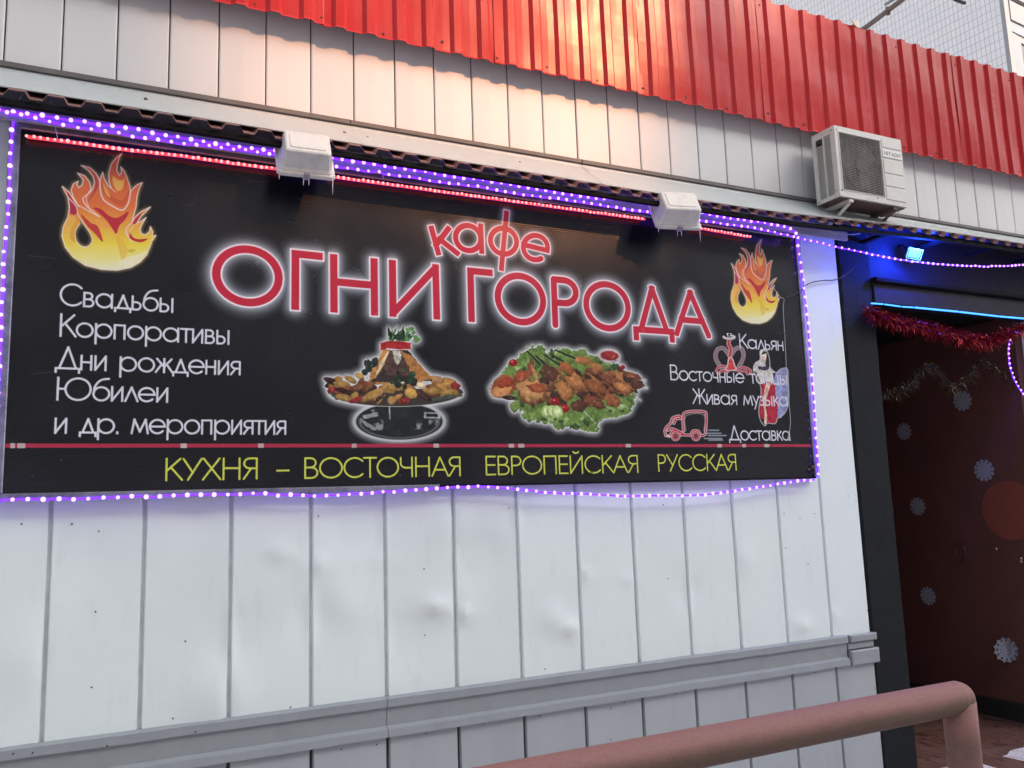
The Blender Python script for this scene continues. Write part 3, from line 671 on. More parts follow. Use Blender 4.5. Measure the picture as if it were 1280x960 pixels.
ad = M_rail.n('ShaderNodeMath', operation='ADD'); M_rail.link(sx.outputs['Z'], ad.inputs[0]); M_rail.link(n2, ad.inputs[1])
M_rail.mix(M_rail.ramp(ad.outputs[0], [(.35, 1), (.95, 0)]), (.15, .10, .072)); M_rail.mix(M_rail.ramp(n1, [(.50, 0), (.74, .55)]), (.09, .06, .05)); M_rail.mix(M_rail.ramp(n2, [(.60, 0), (.75, .5)]), (.16, .11, .09)); M_rail.bump(n1, .3, .002); M_rail.rough(n1, .45, .75)  # downward faces blend to darker sandy rust, putting underside shade into the paint colour
M_railp = Mat('pink_rail_paint_top', (.52, .19, .21), .5); M_railp.mix(M_railp.ramp(M_railp.noise(40, 6, .7), [(.5, 0), (.68, .7)]), (.28, .15, .14))
M_snow = Mat('trodden_snow', (.72, .66, .70), .8); n1 = M_snow.noise(4, 8, .75); M_snow.mix(M_snow.ramp(n1, [(.46, 0), (.62, .9)]), (.28, .20, .20)); M_snow.bump(M_snow.noise(9, 8, .7), .9, .04)
M_tile = Mat('swirled_floor_tile', (.14, .065, .048), .5)
wv = M_tile.n('ShaderNodeTexWave'); wv.inputs['Scale'].default_value = 3.0; wv.inputs['Distortion'].default_value = 14; wv.inputs['Detail'].default_value = 3; wv.inputs['Detail Scale'].default_value = 1.4
M_tile.link(M_tile.coords((1, 1, 1)), wv.inputs['Vector']); M_tile.mix(M_tile.ramp(wv.outputs['Fac'], [(.08, 1), (.22, 0)]), (.055, .022, .02)); M_tile.mix(M_tile.ramp(M_tile.noise(3, 4), [(.45, 0), (.7, .6)]), (.20, .11, .085))
M_paper = Mat('white_paper', (.29, .30, .35), .8)
M_tinr = Mat('red_tinsel_foil', (.24, .004, .012), .16, metal=.7); M_ting = Mat('gold_tinsel_foil', (.075, .06, .035), .2, metal=.8)
M_rope = emis('purple_rope_tube', (.11, .012, 1.0), 1.25, (.05, .03, .2))
M_bulb = emis('purple_led', (.62, .30, .95), 1.3)
M_ropr = emis('red_rope_tube', (1.0, .05, .07), .55, (.2, .01, .02))
M_bulr = emis('red_led', (.80, .26, .28), 1.0)
M_bluet = emis('blue_tube_light', (.035, .26, 1.0), 1.2)
M_blues = emis('blue_floodlight_glass', (.03, .14, 1.0), 3.4)
M_facade = Mat('tiled_block_wall', (.62, .66, .66), .5)
br = M_facade.n('ShaderNodeTexBrick'); br.offset = 0.0; br.inputs['Color1'].default_value = (.74, .77, .77, 1); br.inputs['Color2'].default_value = (.68, .72, .725, 1); br.inputs['Mortar'].default_value = (.42, .41, .42, 1)
br.inputs['Scale'].default_value = 1.0; br.inputs['Mortar Size'].default_value = .010; br.inputs['Brick Width'].default_value = .12; br.inputs['Row Height'].default_value = .22; br.inputs['Mortar Smooth'].default_value = .3
M_facade.uvn = M_facade.n('ShaderNodeUVMap'); M_facade.link(M_facade.uvn.outputs[0], br.inputs['Vector'])
M_facade.src = br.outputs['Color']; M_facade.mix(M_facade.ramp(M_facade.noise(.6, 5, .7), [(.4, 0), (.8, .4)]), (.64, .67, .68))
M_facw = Mat('white_block_frame', (.27, .29, .295), .6); M_facw.mix(M_facw.ramp(M_facw.noise(2, 5), [(.45, 0), (.8, .4)]), (.22, .235, .25))
M_facb = Mat('blue_grey_trim', (.20, .26, .30), .5); M_facb.mix(M_facb.ramp(M_facb.noise(2, 5), [(.45, 0), (.8, .4)]), (.14, .18, .21))
M_winglass = Mat('window_glass', (.05, .055, .06), .08, spec=.6)
M_pole = Mat('rusty_pole', (.17, .12, .095), .65, metal=.2); M_pole.mix(M_pole.ramp(M_pole.noise(12, 5), [(.45, 0), (.7, .7)]), (.09, .06, .05))
M_opp = Mat('shade_block_concrete', (.50, .49, .48), .8); M_opp.mix(M_opp.ramp(M_opp.noise(.4, 5), [(.4, 0), (.75, .6)]), (.42, .41, .40))
# banner picture (drawn above), no file involved
img = bpy.data.images.new('sign_print', CW, CH, alpha=False)
img.colorspace_settings.name = 'sRGB'
img.pixels.foreach_set(rgba.ravel()); img.update(); img.pack()
M_sign = Mat('printed_plastic_banner', (.02, .02, .03), .2, spec=.6)
ti = M_sign.n('ShaderNodeTexImage'); ti.image = img; ti.interpolation = 'Cubic'; ti.extension = 'EXTEND'
uvn = M_sign.n('ShaderNodeUVMap'); M_sign.link(uvn.outputs[0], ti.inputs[0]); M_sign.link(ti.outputs[0], M_sign.p.inputs['Base Color'])
wv = M_sign.n('ShaderNodeTexWave'); wv.bands_direction = 'Z'; wv.inputs['Scale'].default_value = 26; wv.inputs['Distortion'].default_value = .4
M_sign.link(M_sign.coords(), wv.inputs['Vector']); M_sign.bump(wv.outputs['Fac'], .16, .002); M_sign.bump(M_sign.noise(1.6, 3, .5), .25, .02)
M_sign.rough(M_sign.noise(6, 5), .18, .32)

# ================================================================== the cafe building
bld = thing('cafe_building', 'long single-storey cafe clad in white metal panels with red corrugated fascia and dark entrance', 'building', (0, 0.3, 0))
PW = .0892*DIST           # width of a lower panel
SW = .0552*DIST           # width of a siding plank
X0L = -.045*DIST          # a panel seam
Z_PAN0 = EYE - .2225*DIST # foot of the white panels
Z_BAND = EYE - .2625*DIST # top of the plinth panels
Z_DRIP = EYE + .4915*DIST
Z_FB = EYE + .6165*(DIST-.10)   # bottom of red fascia (it stands 10 cm proud)
Z_FT = 5.705
CORNER = 1.1075*DIST

core = MB().box(-9, CORNER-.03, .034, 1.6, 0, Z_FT-.1); core.build('wall_core', M_seam.m, bld)
MB().box(CORNER-.03, 13, .035, 1.6, 4.05, Z_FT-.1).build('wall_core', M_seam.m, bld)

DENTS = [(450,640,.16,.010,0),(395,705,.07,-.007,1),(395,770,.12,.007,0),(480,700,.05,-.006,1),(430,760,.13,-.006,0),(545,758,.09,.009,1),(577,768,.07,-.010,1),(600,700,.14,.007,0),(560,655,.12,-.004,0),(712,785,.10,.008,1),(690,770,.08,-.005,0),(728,720,.05,-.009,1),(790,726,.06,.008,1),(270,865,.14,-.007,0),(240,640,.10,.004,0),(350,690,.08,.006,1),(300,800,.18,.005,0),(505,800,.14,.006,0),(1003,782,.09,.006,1),(860,740,.10,.004,0),(110,700,.15,.004,0),(930,700,.1,-.004,0),(650,640,.1,.005,0),(1040,770,.07,.005,1),(30,820,.14,-.005,0),(900,630,.1,.003,0)]
DW = [(WY(a, b).x, WY(a, b).z, r, -abs(d)*4.6 if c else d*3.0, c) for a, b, r, d, c in DENTS]
def dent(x, z):
    s = 0
    for cx, cz, r, d, crease in DW:
        dx, dz = x-cx, z-cz
        if abs(dx) > 3*r or abs(dz) > 3*r: continue
        if crease: t = math.sqrt((dx*.9+dz*.35)**2+(dz*1.6)**2)/r; s += d*math.exp(-abs(t)*1.9)
        else: s += d*math.exp(-(dx*dx+dz*dz)/r/r)
    return s
def sheet_panel(name, x0, x1, z0, z1, mat, nx, nz, y=0.0, fold=.016, dented=True):
    vs = []; fs = []
    xs = [x0]+[x0+.006+(x1-x0-.012)*i/nx for i in range(nx+1)]+[x1]
    zs = [z0+(z1-z0)*j/nz for j in range(nz+1)]
    for z in zs:
        for i, x in enumerate(xs):
            edge = i in (0, len(xs)-1)
            yy = y + (fold if edge else 0)
            if dented and not edge:
                w_ = min(1, (x-x0)/.03, (x1-x)/.03); yy += min(.012, dent(x, z)*max(.25, w_))
            vs.append((x, yy, z))
    W_ = len(xs)
    for j in range(nz):
        for i in range(1, W_-2): fs.append((j*W_+i, j*W_+i+1, (j+1)*W_+i+1, (j+1)*W_+i))
    for i in (0, W_-2):           # the folded edges keep their own vertices, so they stay crisp
        n0 = len(vs)
        for j in range(nz+1): vs += [vs[j*W_+i], vs[j*W_+i+1]]
        for j in range(nz): fs.append((n0+2*j, n0+2*j+1, n0+2*j+3, n0+2*j+2))
    b = MB(); b.v = vs; b.f = fs
    o = b.build(name, mat, bld, smooth=True)
    return o
k = -14
while True:
    xa = X0L + k*PW; xb = xa + PW
    if xa > CORNER-.05: break
    if k == 12: xb = CORNER
    g = .0075
    vis = k >= -2
    sheet_panel('wall_panel', xa+g, xb-(g if k < 12 else 0), Z_PAN0+.002, 4.03, M_white.m, 14 if vis else 2, 80 if vis else 2, dented=vis)
    sheet_panel('plinth_panel', xa+.006, xb-(.006 if k < 12 else 0), 0.02, Z_BAND+.01, M_plinth.m, 8 if vis else 2, 6, y=-.012, fold=.020, dented=False)
    k += 1
MB().box(-9, CORNER-.035, .0165, .030, Z_BAND+.02, 4.02).build('panel_backing', M_seam.m, bld)
# dark seams for the plinth (a strip behind its panels)
MB().box(-9, CORNER-.012, .012, .028, 0, Z_BAND).build('plinth_backing', M_dark.m, bld)
# sill trim: upper lip, band, lower lip; joints where the photo shows them
def trim(x0, x1, dz=0, last=False):
    prof = [(-.002, Z_PAN0+.022), (-.034, Z_PAN0+.012), (-.034, Z_PAN0-.028), (-.016, Z_PAN0-.030), (-.012, Z_BAND+.055), (-.036, Z_BAND+.040), (-.040, Z_BAND+.002), (-.014, Z_BAND-.004), (.010, Z_BAND-.004), (.010, Z_PAN0+.022)]
    b = MB(); n = len(prof); nx = max(1, int((x1-x0)/.12))
    for i in range(nx+1):
        x = x0+(x1-x0)*i/nx; wob = (rng.normal(0, .0012) if 0 < i < nx else 0)
        for (y, z) in prof: b.v.append((x, y+wob, z+dz+wob*.6))
    for i in range(nx):
        for j in range(n):
            j2 = (j+1) % n; b.f.append((i*n+j, i*n+j2, (i+1)*n+j2, (i+1)*n+j))
    b.f.append(tuple(range(n))); b.f.append(tuple(n*nx+j for j in reversed(range(n))))
    b.build('sill_trim', M_grey.m, bld)
xj = WY(482, 880).x; xe = WY(1057, 798).x
for a, b_ in ((-9, -6.2), (-6.2, -3.4), (-3.4, xj-2.03), (xj-2.026, xj), (xj+.003, xe-.012)): trim(a, b_, rng.normal(0, .001))
# the shorter end piece, folded differently with dark gaps
e = MB(); e.bevbox(xe+.012, CORNER+.022, -.040, .01, Z_PAN0-.032, Z_PAN0+.016, .006); e.build('end_trim', M_grey.m, bld)
e = MB(); e.bevbox(xe-.002, CORNER+.004, -.022, .008, Z_PAN0-.080, Z_PAN0-.036, .004); e.build('end_trim', M_grey.m, bld)
e = MB(); e.bevbox(xe+.004, CORNER+.030, -.044, .008, Z_BAND-.008, Z_PAN0-.086, .008); e.build('end_trim', M_grey.m, bld)
MB().box(xe-.014, xe+.014, -.010, .004, Z_BAND, Z_PAN0+.01).build('trim_gap', M_dark.m, bld)
# screws and nail holes
sc = MB()
HOLES = [(27,655),(20,796),(90,655),(123.5,664),(119.5,764.5),(114.5,860),(216.5,899),(232,802),(530,711),(531,794),(636,635),(683,837),(764,886),(813,560),(868,597),(829,631),(835,723),(980,642),(1000,648),(1018,642),(982,685),(1010,705),(1060,620),(1085,690),(764,925),(427,937),(471,931),(533,917),(605,904),(675,895),(723,885),(781,878),(846,867),(902,855),(974,845),(1000,838),(1018,835),(1020,841),(1083,823),(1094,860),(1084,763),(398,645),(364,885),(244,914),(17,941),(41,940),(134,931),(790,600)]
for a, b_ in HOLES:
    p = WY(a, b_, -.002 if b_ < 800 else -.02); p.y = -.003 if p.z > Z_PAN0 else (-.016 if p.z < Z_BAND else -.036)
    sc.ball(p, .0042, 6, 4, (1, .5, 1))
sc.build('screws', M_screw.m, bld, kind='stuff')

# upper siding planks
k = -24
while True:
    xa = -.0535*DIST + k*SW; xb = xa+SW
    if xa > 12: break
    z0 = Z_DRIP; z1 = Z_FT-.15
    b = MB(); yj = rng.normal(0, .0010)
    prof = [(xa+.0025, .028), (xa+.0035, .003+yj), (xa+.010, 0+yj), (xa+SW*.5, -.0015+yj), (xb-.010, 0+yj), (xb-.004, .003+yj), (xb-.003, .028)]
    for z in (z0, z0+.3, z1):
        for x, y in prof: b.v.append((x, y+.004, z))
    n = len(prof)
    for r in range(2):
        for j in range(n-1): b.f.append((r*n+j, r*n+j+1, (r+1)*n+j+1, (r+1)*n+j))
    b.f.append(tuple(range(n)))
    b.build('siding_plank', M_siding.m, bld)
    k += 1
MB().box(-9, 12.5, .012, .028, Z_DRIP, Z_FT-.16).build('siding_backing', M_dark.m, bld)
# brown-grey starter strip under the planks and white flashing over the canopy
M_strip = Mat('brown_grey_strip', (.10, .09, .085), .6); M_strip.mix(M_strip.ramp(M_strip.noise(5, 4), [(.4, 0), (.7, .5)]), (.16, .15, .14))
def zc(x):      # the canopy climbs a little towards the entrance
    pts = [(-9, .010), (.6, .010), (1.8, 0), (3.6, -.008), (4.3, -.002), (5.4, .045), (6.4, .058), (13, .07)]
    for (a, za), (b_, zb) in zip(pts[:-1], pts[1:]):
        if x <= b_: return za+(zb-za)*(x-a)/(b_-a)
    return .07
CAN_Y, CAN_Z = -.28, EYE+.4515*(DIST-.28)      # front edge of the canopy (valleys)
xs_f = [-9, -6.1, -3.2, -.32-.9, WY(437, 155).x, WY(726, 207).x, 5.6, 7.9, 10.2, 12.5]
for i, (a, b_) in enumerate(zip(xs_f[:-1], xs_f[1:])):
    o_ = .002*(i % 2)
    s = MB().bevbox(a, b_-.002, -.022-o_, .003, Z_DRIP-.028-o_, Z_DRIP-.001, .003); s.build('starter_strip', M_strip.m, bld)
    s = MB(); n = 8
    for j in range(n+1):
        x = a+(b_-a-.003)*j/n; zz = zc(x); w_ = rng.normal(0, .0015)
        s.v += [(x, -.010-o_, Z_DRIP-.030-o_), (x, -.016-o_, Z_DRIP-.052), (x, -.250-o_+w_, EYE+.4615*(DIST-.250)+zz+w_), (x, -.247-o_+w_, EYE+.4615*(DIST-.250)-.004+zz+w_), (x, .003, Z_DRIP-.065)]
    for j in range(n):
        for q in range(4): s.f.append((j*5+q, j*5+5+q, j*5+6+q, j*5+1+q))
    s.build('flashing', M_flash.m, bld)
sb = MB()
for a, b_ in ((182, 125), (430, 167), (459, 173), (649, 204), (811, 232)):
    p = WY(a, b_, -.10); sb.ball((p.x, -.108, p.z), .010, 8, 4, (1, .6, 1))
sb.build('bolts', M_screw.m, bld, kind='stuff')

# canopy: corrugated red-brown sheets sloping outwards
PITCH = .158
def corrugated(name, mat, ribs, pitch, hgt, bot, top, slope_pts, thick=.0025, parent=bld):
    # slope_pts: list of functions x -> (y, z) along the run, normal offset for the ribs given as (ny, nz)
    pass
def canopy_sheet(x0, nribs):
    b = MB(); xs = []
    for i in range(nribs):
        c = x0+PITCH*(i+.5)+rng.normal(0, .002)
        xs += [(c-.052, 0), (c-.033, 1), (c+.033, 1), (c+.052, 0)]
    xs = [(x0-.03, 0)]+xs+[(x0+PITCH*nribs+.008, 0)]
    rows = [(CAN_Y, 0), (CAN_Y+.045, .030), (.0, .218)]
    jit = rng.normal(0, .004); up = .002*(int(x0*7) % 2)
    for y, dz_ in rows:
        for x, hgt in xs:
            z = min(CAN_Z+zc(x)+dz_, Z_DRIP-.118)+hgt*.032+up
            b.v.append((x, y+(jit if y == CAN_Y else 0), z))
    n = len(xs)
    off = len(b.v)
    for v in list(b.v): b.v.append((v[0], v[1]+.001, v[2]-.0022))
    for r in range(2):
        for j in range(n-1):
            b.f.append((r*n+j, r*n+j+1, (r+1)*n+j+1, (r+1)*n+j)); b.f.append((off+r*n+j, off+(r+1)*n+j, off+(r+1)*n+j+1, off+r*n+j+1))
    for j in range(n-1): b.f.append((j, off+j, off+j+1, j+1))
    o = b.build('canopy_sheet', M_brown.m, bld); o.data.materials.append(M_sund.m)
    for i_ in range(4*(n-1)):
        if i_ % 2: o.data.polygons[i_].material_index = 1
x = -.402-PITCH/2-7*PITCH*7
while x < 12:
    canopy_sheet(x, 7); x += PITCH*7
# canopy edge beam (black) and soffit behind it
def strip_x(name, mat, x0, x1, y0, y1, dz0, dz1, n=16, parent=bld):
    b = MB()
    for j in range(n+1):
        x = x0+(x1-x0)*j/n; zz = CAN_Z+zc(x)
        b.v += [(x, y0, zz+dz0), (x, y1, zz+dz0), (x, y1, zz+dz1), (x, y0, zz+dz1)]
    for j in range(n):
        for q in range(4):
            q2 = (q+1) % 4; b.f.append((j*4+q, j*4+4+q, j*4+4+q2, j*4+q2))
    b.f.append((3, 2, 1, 0)); b.f.append((n*4, n*4+1, n*4+2, n*4+3))
    return b.build(name, mat, parent)
strip_x('canopy_beam', M_black.m, -9, 12.4, CAN_Y+.018, CAN_Y+.050, -.030, -.004)
xr = -9
for i in range(18):
    xr = -.95+i*.62
    if xr < CORNER: continue
    b = MB(); zz = CAN_Z+zc(xr)
    b.box(xr, xr+.04, CAN_Y+.062, .0, zz-.030, zz-.004); b.build('canopy_rafter', M_black.m, bld)

b = MB(); n = 40       # dull metal board under the canopy that carries the LED ropes
xs_b = [-9+(CORNER+9)*j/n for j in range(n+1)]
for x in xs_b: b.v += [(x, -.125, EYE+.4283*(DIST-.125)), (x, -.105, EYE+.4283*(DIST-.125)), (x, -.105, CAN_Z+zc(x)+.03), (x, -.125, CAN_Z+zc(x)+.03)]
for j in range(n):
    for q in range(4): b.f.append((j*4+q, j*4+4+q, j*4+4+(q+1) % 4, j*4+(q+1) % 4))
b.f.append((3, 2, 1, 0)); b.f.append((n*4, n*4+1, n*4+2, n*4+3))
b.build('rope_board', M_rboard.m, bld)
# red corrugated fascia, sheets of six ribs
FP = .1815
def fascia_sheet(x0, nribs, lap):
    b = MB(); xs = []
    for i in range(nribs):
        c = x0+FP*(i+.5)
        xs += [(c-.045, 0), (c-.023, 1), (c+.023, 1), (c+.045, 0), (c+.09, .03)]
    xs = [(x0-.02, 0)]+xs+[(x0+FP*nribs+.006, 0)]
    zt = Z_FT+rng.normal(0, .004); z0 = Z_FB+rng.normal(0, .0035)
    rows = [z0, z0+.012]+[z0+(zt-z0)*t for t in (.12, .25, .4, .55, .7, .85, 1)]
    ph = rng.uniform(0, 6)
    for r, z in enumerate(rows):
        for x, hgt in xs:
            wv_ = .006*math.sin(x*3.1+ph+z*2)+.004*math.sin(z*7+x*5+ph)
            flare = -.006 if r == 0 else 0
            b.v.append((x, -.080-hgt*.022+wv_*.5+flare-lap, z))
    n = len(xs); off = len(b.v)
    for v in list(b.v): b.v.append((v[0], v[1]+.002, v[2]))
    for r in range(len(rows)-1):
        for j in range(n-1):
            b.f.append((r*n+j, r*n+j+1, (r+1)*n+j+1, (r+1)*n+j)); b.f.append((off+r*n+j, off+(r+1)*n+j, off+(r+1)*n+j+1, off+r*n+j+1))
    for j in range(n-1): b.f.append((j, off+j, off+j+1, j+1)); t0 = (len(rows)-1)*n; b.f.append((t0+j, t0+j+1, off+t0+j+1, off+t0+j))
    b.build('fascia_sheet', M_red.m, bld)
x = 4.408-.045*1-FP*.25-FP*6*9; i = 0
while x < 12:
    fascia_sheet(x, 6, .0035*(i % 2)); x += FP*6; i += 1
fs = MB()
for i in range(60):
    x = -1.5+i*.3634; 
    fs.ball((x+rng.normal(0, .01), -.086, Z_FB+.055+rng.normal(0, .01)), .008, 6, 4, (1, .6, 1))
    if i % 3 == 0: fs.ball((x+.09, -.086, Z_FB+.42+rng.normal(0, .03)), .007, 6, 4, (1, .6, 1))
    if i % 2 == 0: fs.ball((x+.02, -.086, Z_FT-.07+rng.normal(0, .01)), .007, 6, 4, (1, .6, 1))
fs.build('fascia_screws', M_screw.m, bld, kind='stuff')
MB().box(-9, 12.4, -.045, -.0, Z_FB+.12, Z_FB+.16).build('fascia_rail', M_dark.m, bld)
MB().box(-9, 12.4, -.045, -.0, Z_FT-.16, Z_FT-.12).build('fascia_rail', M_dark.m, bld)
M_foam = Mat('torn_foam', (.75, .70, .58), .8); M_foam.bump(M_foam.noise(30, 4), .6, .01)
b = MB(); pts = [WY(a, c, -.118) for a, c in ((1064.5, 24.5), (1068, 26.5), (1074, 25.5), (1074.3, 31), (1072, 34.5), (1069, 31))]
b.poly(pts); b.poly([Vector(p)+Vector((0, .012, 0)) for p in reversed(pts)])
n = len(pts)
for i in range(n): b.quad(pts[i], Vector(pts[i])+Vector((0, .012, 0)), Vector(pts[(i+1) % n])+Vector((0, .012, 0)), pts[(i+1) % n])
b.build('torn_patch', M_foam.m, bld)

# ---- entrance: dark pillar, header, recess
XW = 7.20
b = MB()
zs = np.linspace(0, 4.05, 40); r2 = np.random.default_rng(3)
for z in zs:
    e_ = r2.normal(0, .005)
    b.v += [(CORNER+.010+e_, .012, z), (CORNER+.028, -.004, z), (5.325+r2.normal(0, .0015), -.006, z), (5.330, .20, z), (CORNER+.012, .20, z)]
for j in range(39):
    for q in range(5):
        q2 = (q+1) % 5; b.f.append((j*5+q, j*5+q2, (j+1)*5+q2, (j+1)*5+q))
b.build('entrance_pillar', M_pillar.m, bld)
MB().box(CORNER-.028, CORNER+.02, .020, .16, 0, 4.01).build('corner_gap', M_dark.m, bld)
# header: upper board, a ledge, lower beam
MB().box(5.332, 12.4, .02, .12, 3.65, 4.17).build('header_board', M_board.m, bld)
MB().bevbox(5.332, 12.4, -.055, .12, 3.61, 3.648, .008).build('header_ledge', M_black.m, bld)
MB().bevbox(5.332, 12.4, -.02, .12, 3.45, 3.607, .006).build('header_beam', M_board.m, bld)
b = MB(); b.box(5.2, XW+1, .121, 2.1, 3.50, 3.56); b.build('recess_ceiling', M_black.m, bld)
MB().box(5.16, XW, 2.0, 2.1, 0, 3.5).build('recess_wall', M_ent.m, bld)
b = MB(); b.box(5.2, 5.328, .201, 2.0, 0, 3.5); b.build('recess_side', M_ent.m, bld)
MB().box(XW, XW+.1, .125, 2.0, 0, 3.5).build('entrance_wall', M_ent.m, bld)
MB().box(XW+.1, 12.4, 0.0, 1.6, 0, 3.448).build('front_wall', M_white.m, bld)
zb0 = WX(1219, 868, XW).z
MB().box(XW-.02, XW, .13, 1.99, 0.004, zb0).build('baseboard', M_base.m, bld)
# painted orange disc
c = WX(1262, 638, XW); rad = (WX(1262, 601, XW)-c).length
b = MB(); ring = [(XW-.004, c.y+rad*math.cos(t), c.z+rad*math.sin(t)) for t in np.linspace(0, 2*math.pi, 49)[:-1]]
b.poly(ring); n = 48
for i in range(n):
    p, q_ = ring[i], ring[(i+1) % n]; b.quad(p, q_, (XW, q_[1], q_[2]), (XW, p[1], p[2]))
b.build('painted_disc', M_orange.m, bld)
# faint round metal pull on the door
c = WX(1203, 690, XW)
b = MB().tube([(XW-.03, c.y+.055*math.cos(t), c.z+.07*math.sin(t)) for t in np.linspace(0, 2*math.pi, 17)], .005, 6, False); b.build('ring_handle', Mat('worn_brass', (.12, .09, .07), .35, metal=.7).m, bld)
b = MB(); 
for a_, c_ in ((1246, 686), (1277, 702), (1277, 698)):
    c = WX(a_, c_, XW); b.ball((XW-.004, c.y, c.z), .008, 6, 4, (.6, 1, 1.4))
b.build('paint_chips', M_tie.m, bld, kind='stuff')

# ground, floor, snow
g = MB(); N = 10
g.quad((-400, -400, -.002), (400, -400, -.002), (400, 400, -.002), (-400, 400, -.002)); g.build('ground', M_snow.m, kind='structure')
b = MB(); nx, ny = 200, 26; 
for j in range(ny+1):
    for i in range(nx+1):
        x = -3+14*i/nx; y = -9+8.85*j/ny if j < ny else -.04+.014*math.sin(x*9)+.010*math.sin(x*23)+.006*math.sin(x*61)
        b.v.append((x, y, .012+.012*math.sin(x*5+y*3)+.010*r2.normal()*(0 if j == ny else 1)))
for j in range(ny):
    for i in range(nx): b.f.append((j*(nx+1)+i, j*(nx+1)+i+1, (j+1)*(nx+1)+i+1, (j+1)*(nx+1)+i))
b.build('snow', M_snow.m, smooth=True, kind='structure')
b = MB(); b.quad((5.2, -.9, .004), (XW+3, -.9, .004), (XW+3, 2.0, .004), (5.2, 2.0, .004)); b.build('entrance_floor', M_tile.m, kind='structure')

# ================================================================== the sign
D_S = DIST+SIGN_Y
def SU(u, v, y=SIGN_Y): return Vector((u*D_S, y, EYE+v*D_S))
sg = thing('cafe_sign', 'wide black banner reading КАФЕ ОГНИ ГОРОДА with two flames and two food platters', 'sign', (2, 0, 1.9))
b = MB(); nx, nz = 60, 12
for j in range(nz+1):
    for i in range(nx+1):
        u = U0+(U1-U0)*i/nx; v = V0+(V1-V0)*j/nz; p = SU(u, v)
        p.y += .0035*math.sin(u*23+1)*math.sin(j/nz*math.pi)+.0025*math.sin(u*51+v*20)*math.sin(j/nz*math.pi)
        b.v.append(tuple(p))
for j in range(nz):
    for i in range(nx): b.f.append((j*(nx+1)+i, j*(nx+1)+i+1, (j+1)*(nx+1)+i+1, (j+1)*(nx+1)+i))
ban = b.build('banner', M_sign.m, sg, smooth=True)
uvl = ban.data.uv_layers.new(name='UVMap')
for l in ban.data.loops:
    vi = l.vertex_index; uvl.data[l.index].uv = ((vi % (nx+1))/nx, (vi//(nx+1))/nz)
xa, xb, za, zb = U0*D_S, U1*D_S, EYE+V0*D_S, EYE+V1*D_S
MB().box(xa+.01, xb-.01, -.042, -.004, za+.01, zb-.01).build('backing_board', M_dark.m, sg)
MB().bevbox(xa-.030, xb+.012, -.064, -.012, zb-.040, zb+.004, .004).build('frame_rail', M_alu.m, sg)
MB().bevbox(xa-.030, WY(545, 604).x, -.062, -.012, za-.026, za+.004, .004).build('frame_rail', M_alu.m, sg)
MB().bevbox(WY(545, 604).x+.003, xb+.012, -.058, -.012, za-.010, za+.002, .003).build('frame_rail', M_black.m, sg)
MB().bevbox(xa-.034, xa+.012, -.066, -.012, za+.005, zb-.003, .004).build('frame_rail', M_alu.m, sg)
MB().bevbox(xb-.002, xb+.020, -.062, -.012, za+.003, zb-.003, .004).build('frame_rail', M_alu.m, sg)
b = MB()
for px_, py_ in ((25.5, 177), (147, 186), (118, 190), (213, 243), (15, 348), (8, 446), (5, 538), (76, 576), (975, 296), (972, 302), (40, 596), (640, 595), (740, 590), (930, 585), (500, 594)):
    p = WY(px_, py_, -.056); b.ball(p, .007, 6, 4, (1, .5, 1))
b.build('screws', M_screw.m, sg, kind='stuff')

# ================================================================== LED rope lights
def resample(pts, step):
    out = [pts[0].copy()]; acc = 0; L = [0]
    for a, b_ in zip(pts[:-1], pts[1:]): L.append(L[-1]+(b_-a).length)
    n = int(L[-1]/step); res = []
    j = 0
    for i in range(n+1):
        s = i*step
        while j < len(L)-2 and L[j+1] < s: j += 1
        t = (s-L[j])/max(1e-6, L[j+1]-L[j]); res.append(pts[j].lerp(pts[j+1], min(1, t)))
    return res
def smooth3(pts, k=5):
    out = []; n = len(pts)
    for i in range(n-1):
        p0, p1, p2, p3 = pts[max(0, i-1)], pts[i], pts[i+1], pts[min(n-1, i+2)]
        for s in range(k):
            t = s/k; out.append(.5*((2*p1)+(p2-p0)*t+(2*p0-5*p1+4*p2-p3)*t*t+(3*p1-p0-3*p2+p3)*t**3))
    out.append(pts[-1]); return out
def rope(label, pts, step, bulb_r, tube_r, mt, mb, name='led_rope_light', group='purple LED ropes around the sign', jit=.0015, sm_=True):
    pts = [Vector(p) for p in pts]
    t = thing(name, label, 'rope light', tuple(pts[0]), group)
    P = smooth3(pts) if sm_ else pts
    for p in P[1:-1]: p += Vector((0, rng.normal(0, .0015), rng.normal(0, .0016)))
    MB().tube(P, tube_r, 6).build('tube', mt, t, smooth=True)
    b = MB(); q = resample(P, step)
    for p in q:
        r_ = bulb_r*rng.uniform(.85, 1.25)*1.12
        b.ball(p+Vector((rng.normal(0, jit), -tube_r*.75, rng.normal(0, jit))), r_, 6, 4)
    b.build('led_bulbs', mb, t, kind='stuff')
    return t
yl = -.136
def pl(L, y=None): return [WY(a, b_, y if y is not None else yl) for a, b_ in L]
rope('upper purple LED rope running along the wall just under the corrugated canopy', pl([(-60, 129), (0, 138), (60, 146), (120, 155), (160, 160), (200, 168), (250, 176), (300, 184), (345, 189), (400, 196), (423, 199), (480, 208), (520, 213), (560, 220), (620, 228), (680, 238), (740, 247), (785, 250), (830, 259), (870, 265), (920, 274), (970, 281), (990, 287), (997, 296)]), .0605, .0088, .0065, M_rope, M_bulb)
rope('lower purple LED rope directly above the top edge of the black sign', pl([(8, 141), (40, 147), (90, 158), (130, 164), (170, 171), (215, 178), (260, 183), (320, 190), (350, 195), (405, 206), (440, 211), (480, 217), (520, 223), (560, 229), (600, 234), (640, 241), (690, 248), (740, 255), (790, 263), (830, 268), (860, 273), (900, 279), (940, 285), (970, 291), (992, 296)]), .0605, .0075, .0062, M_rope, M_bulb)
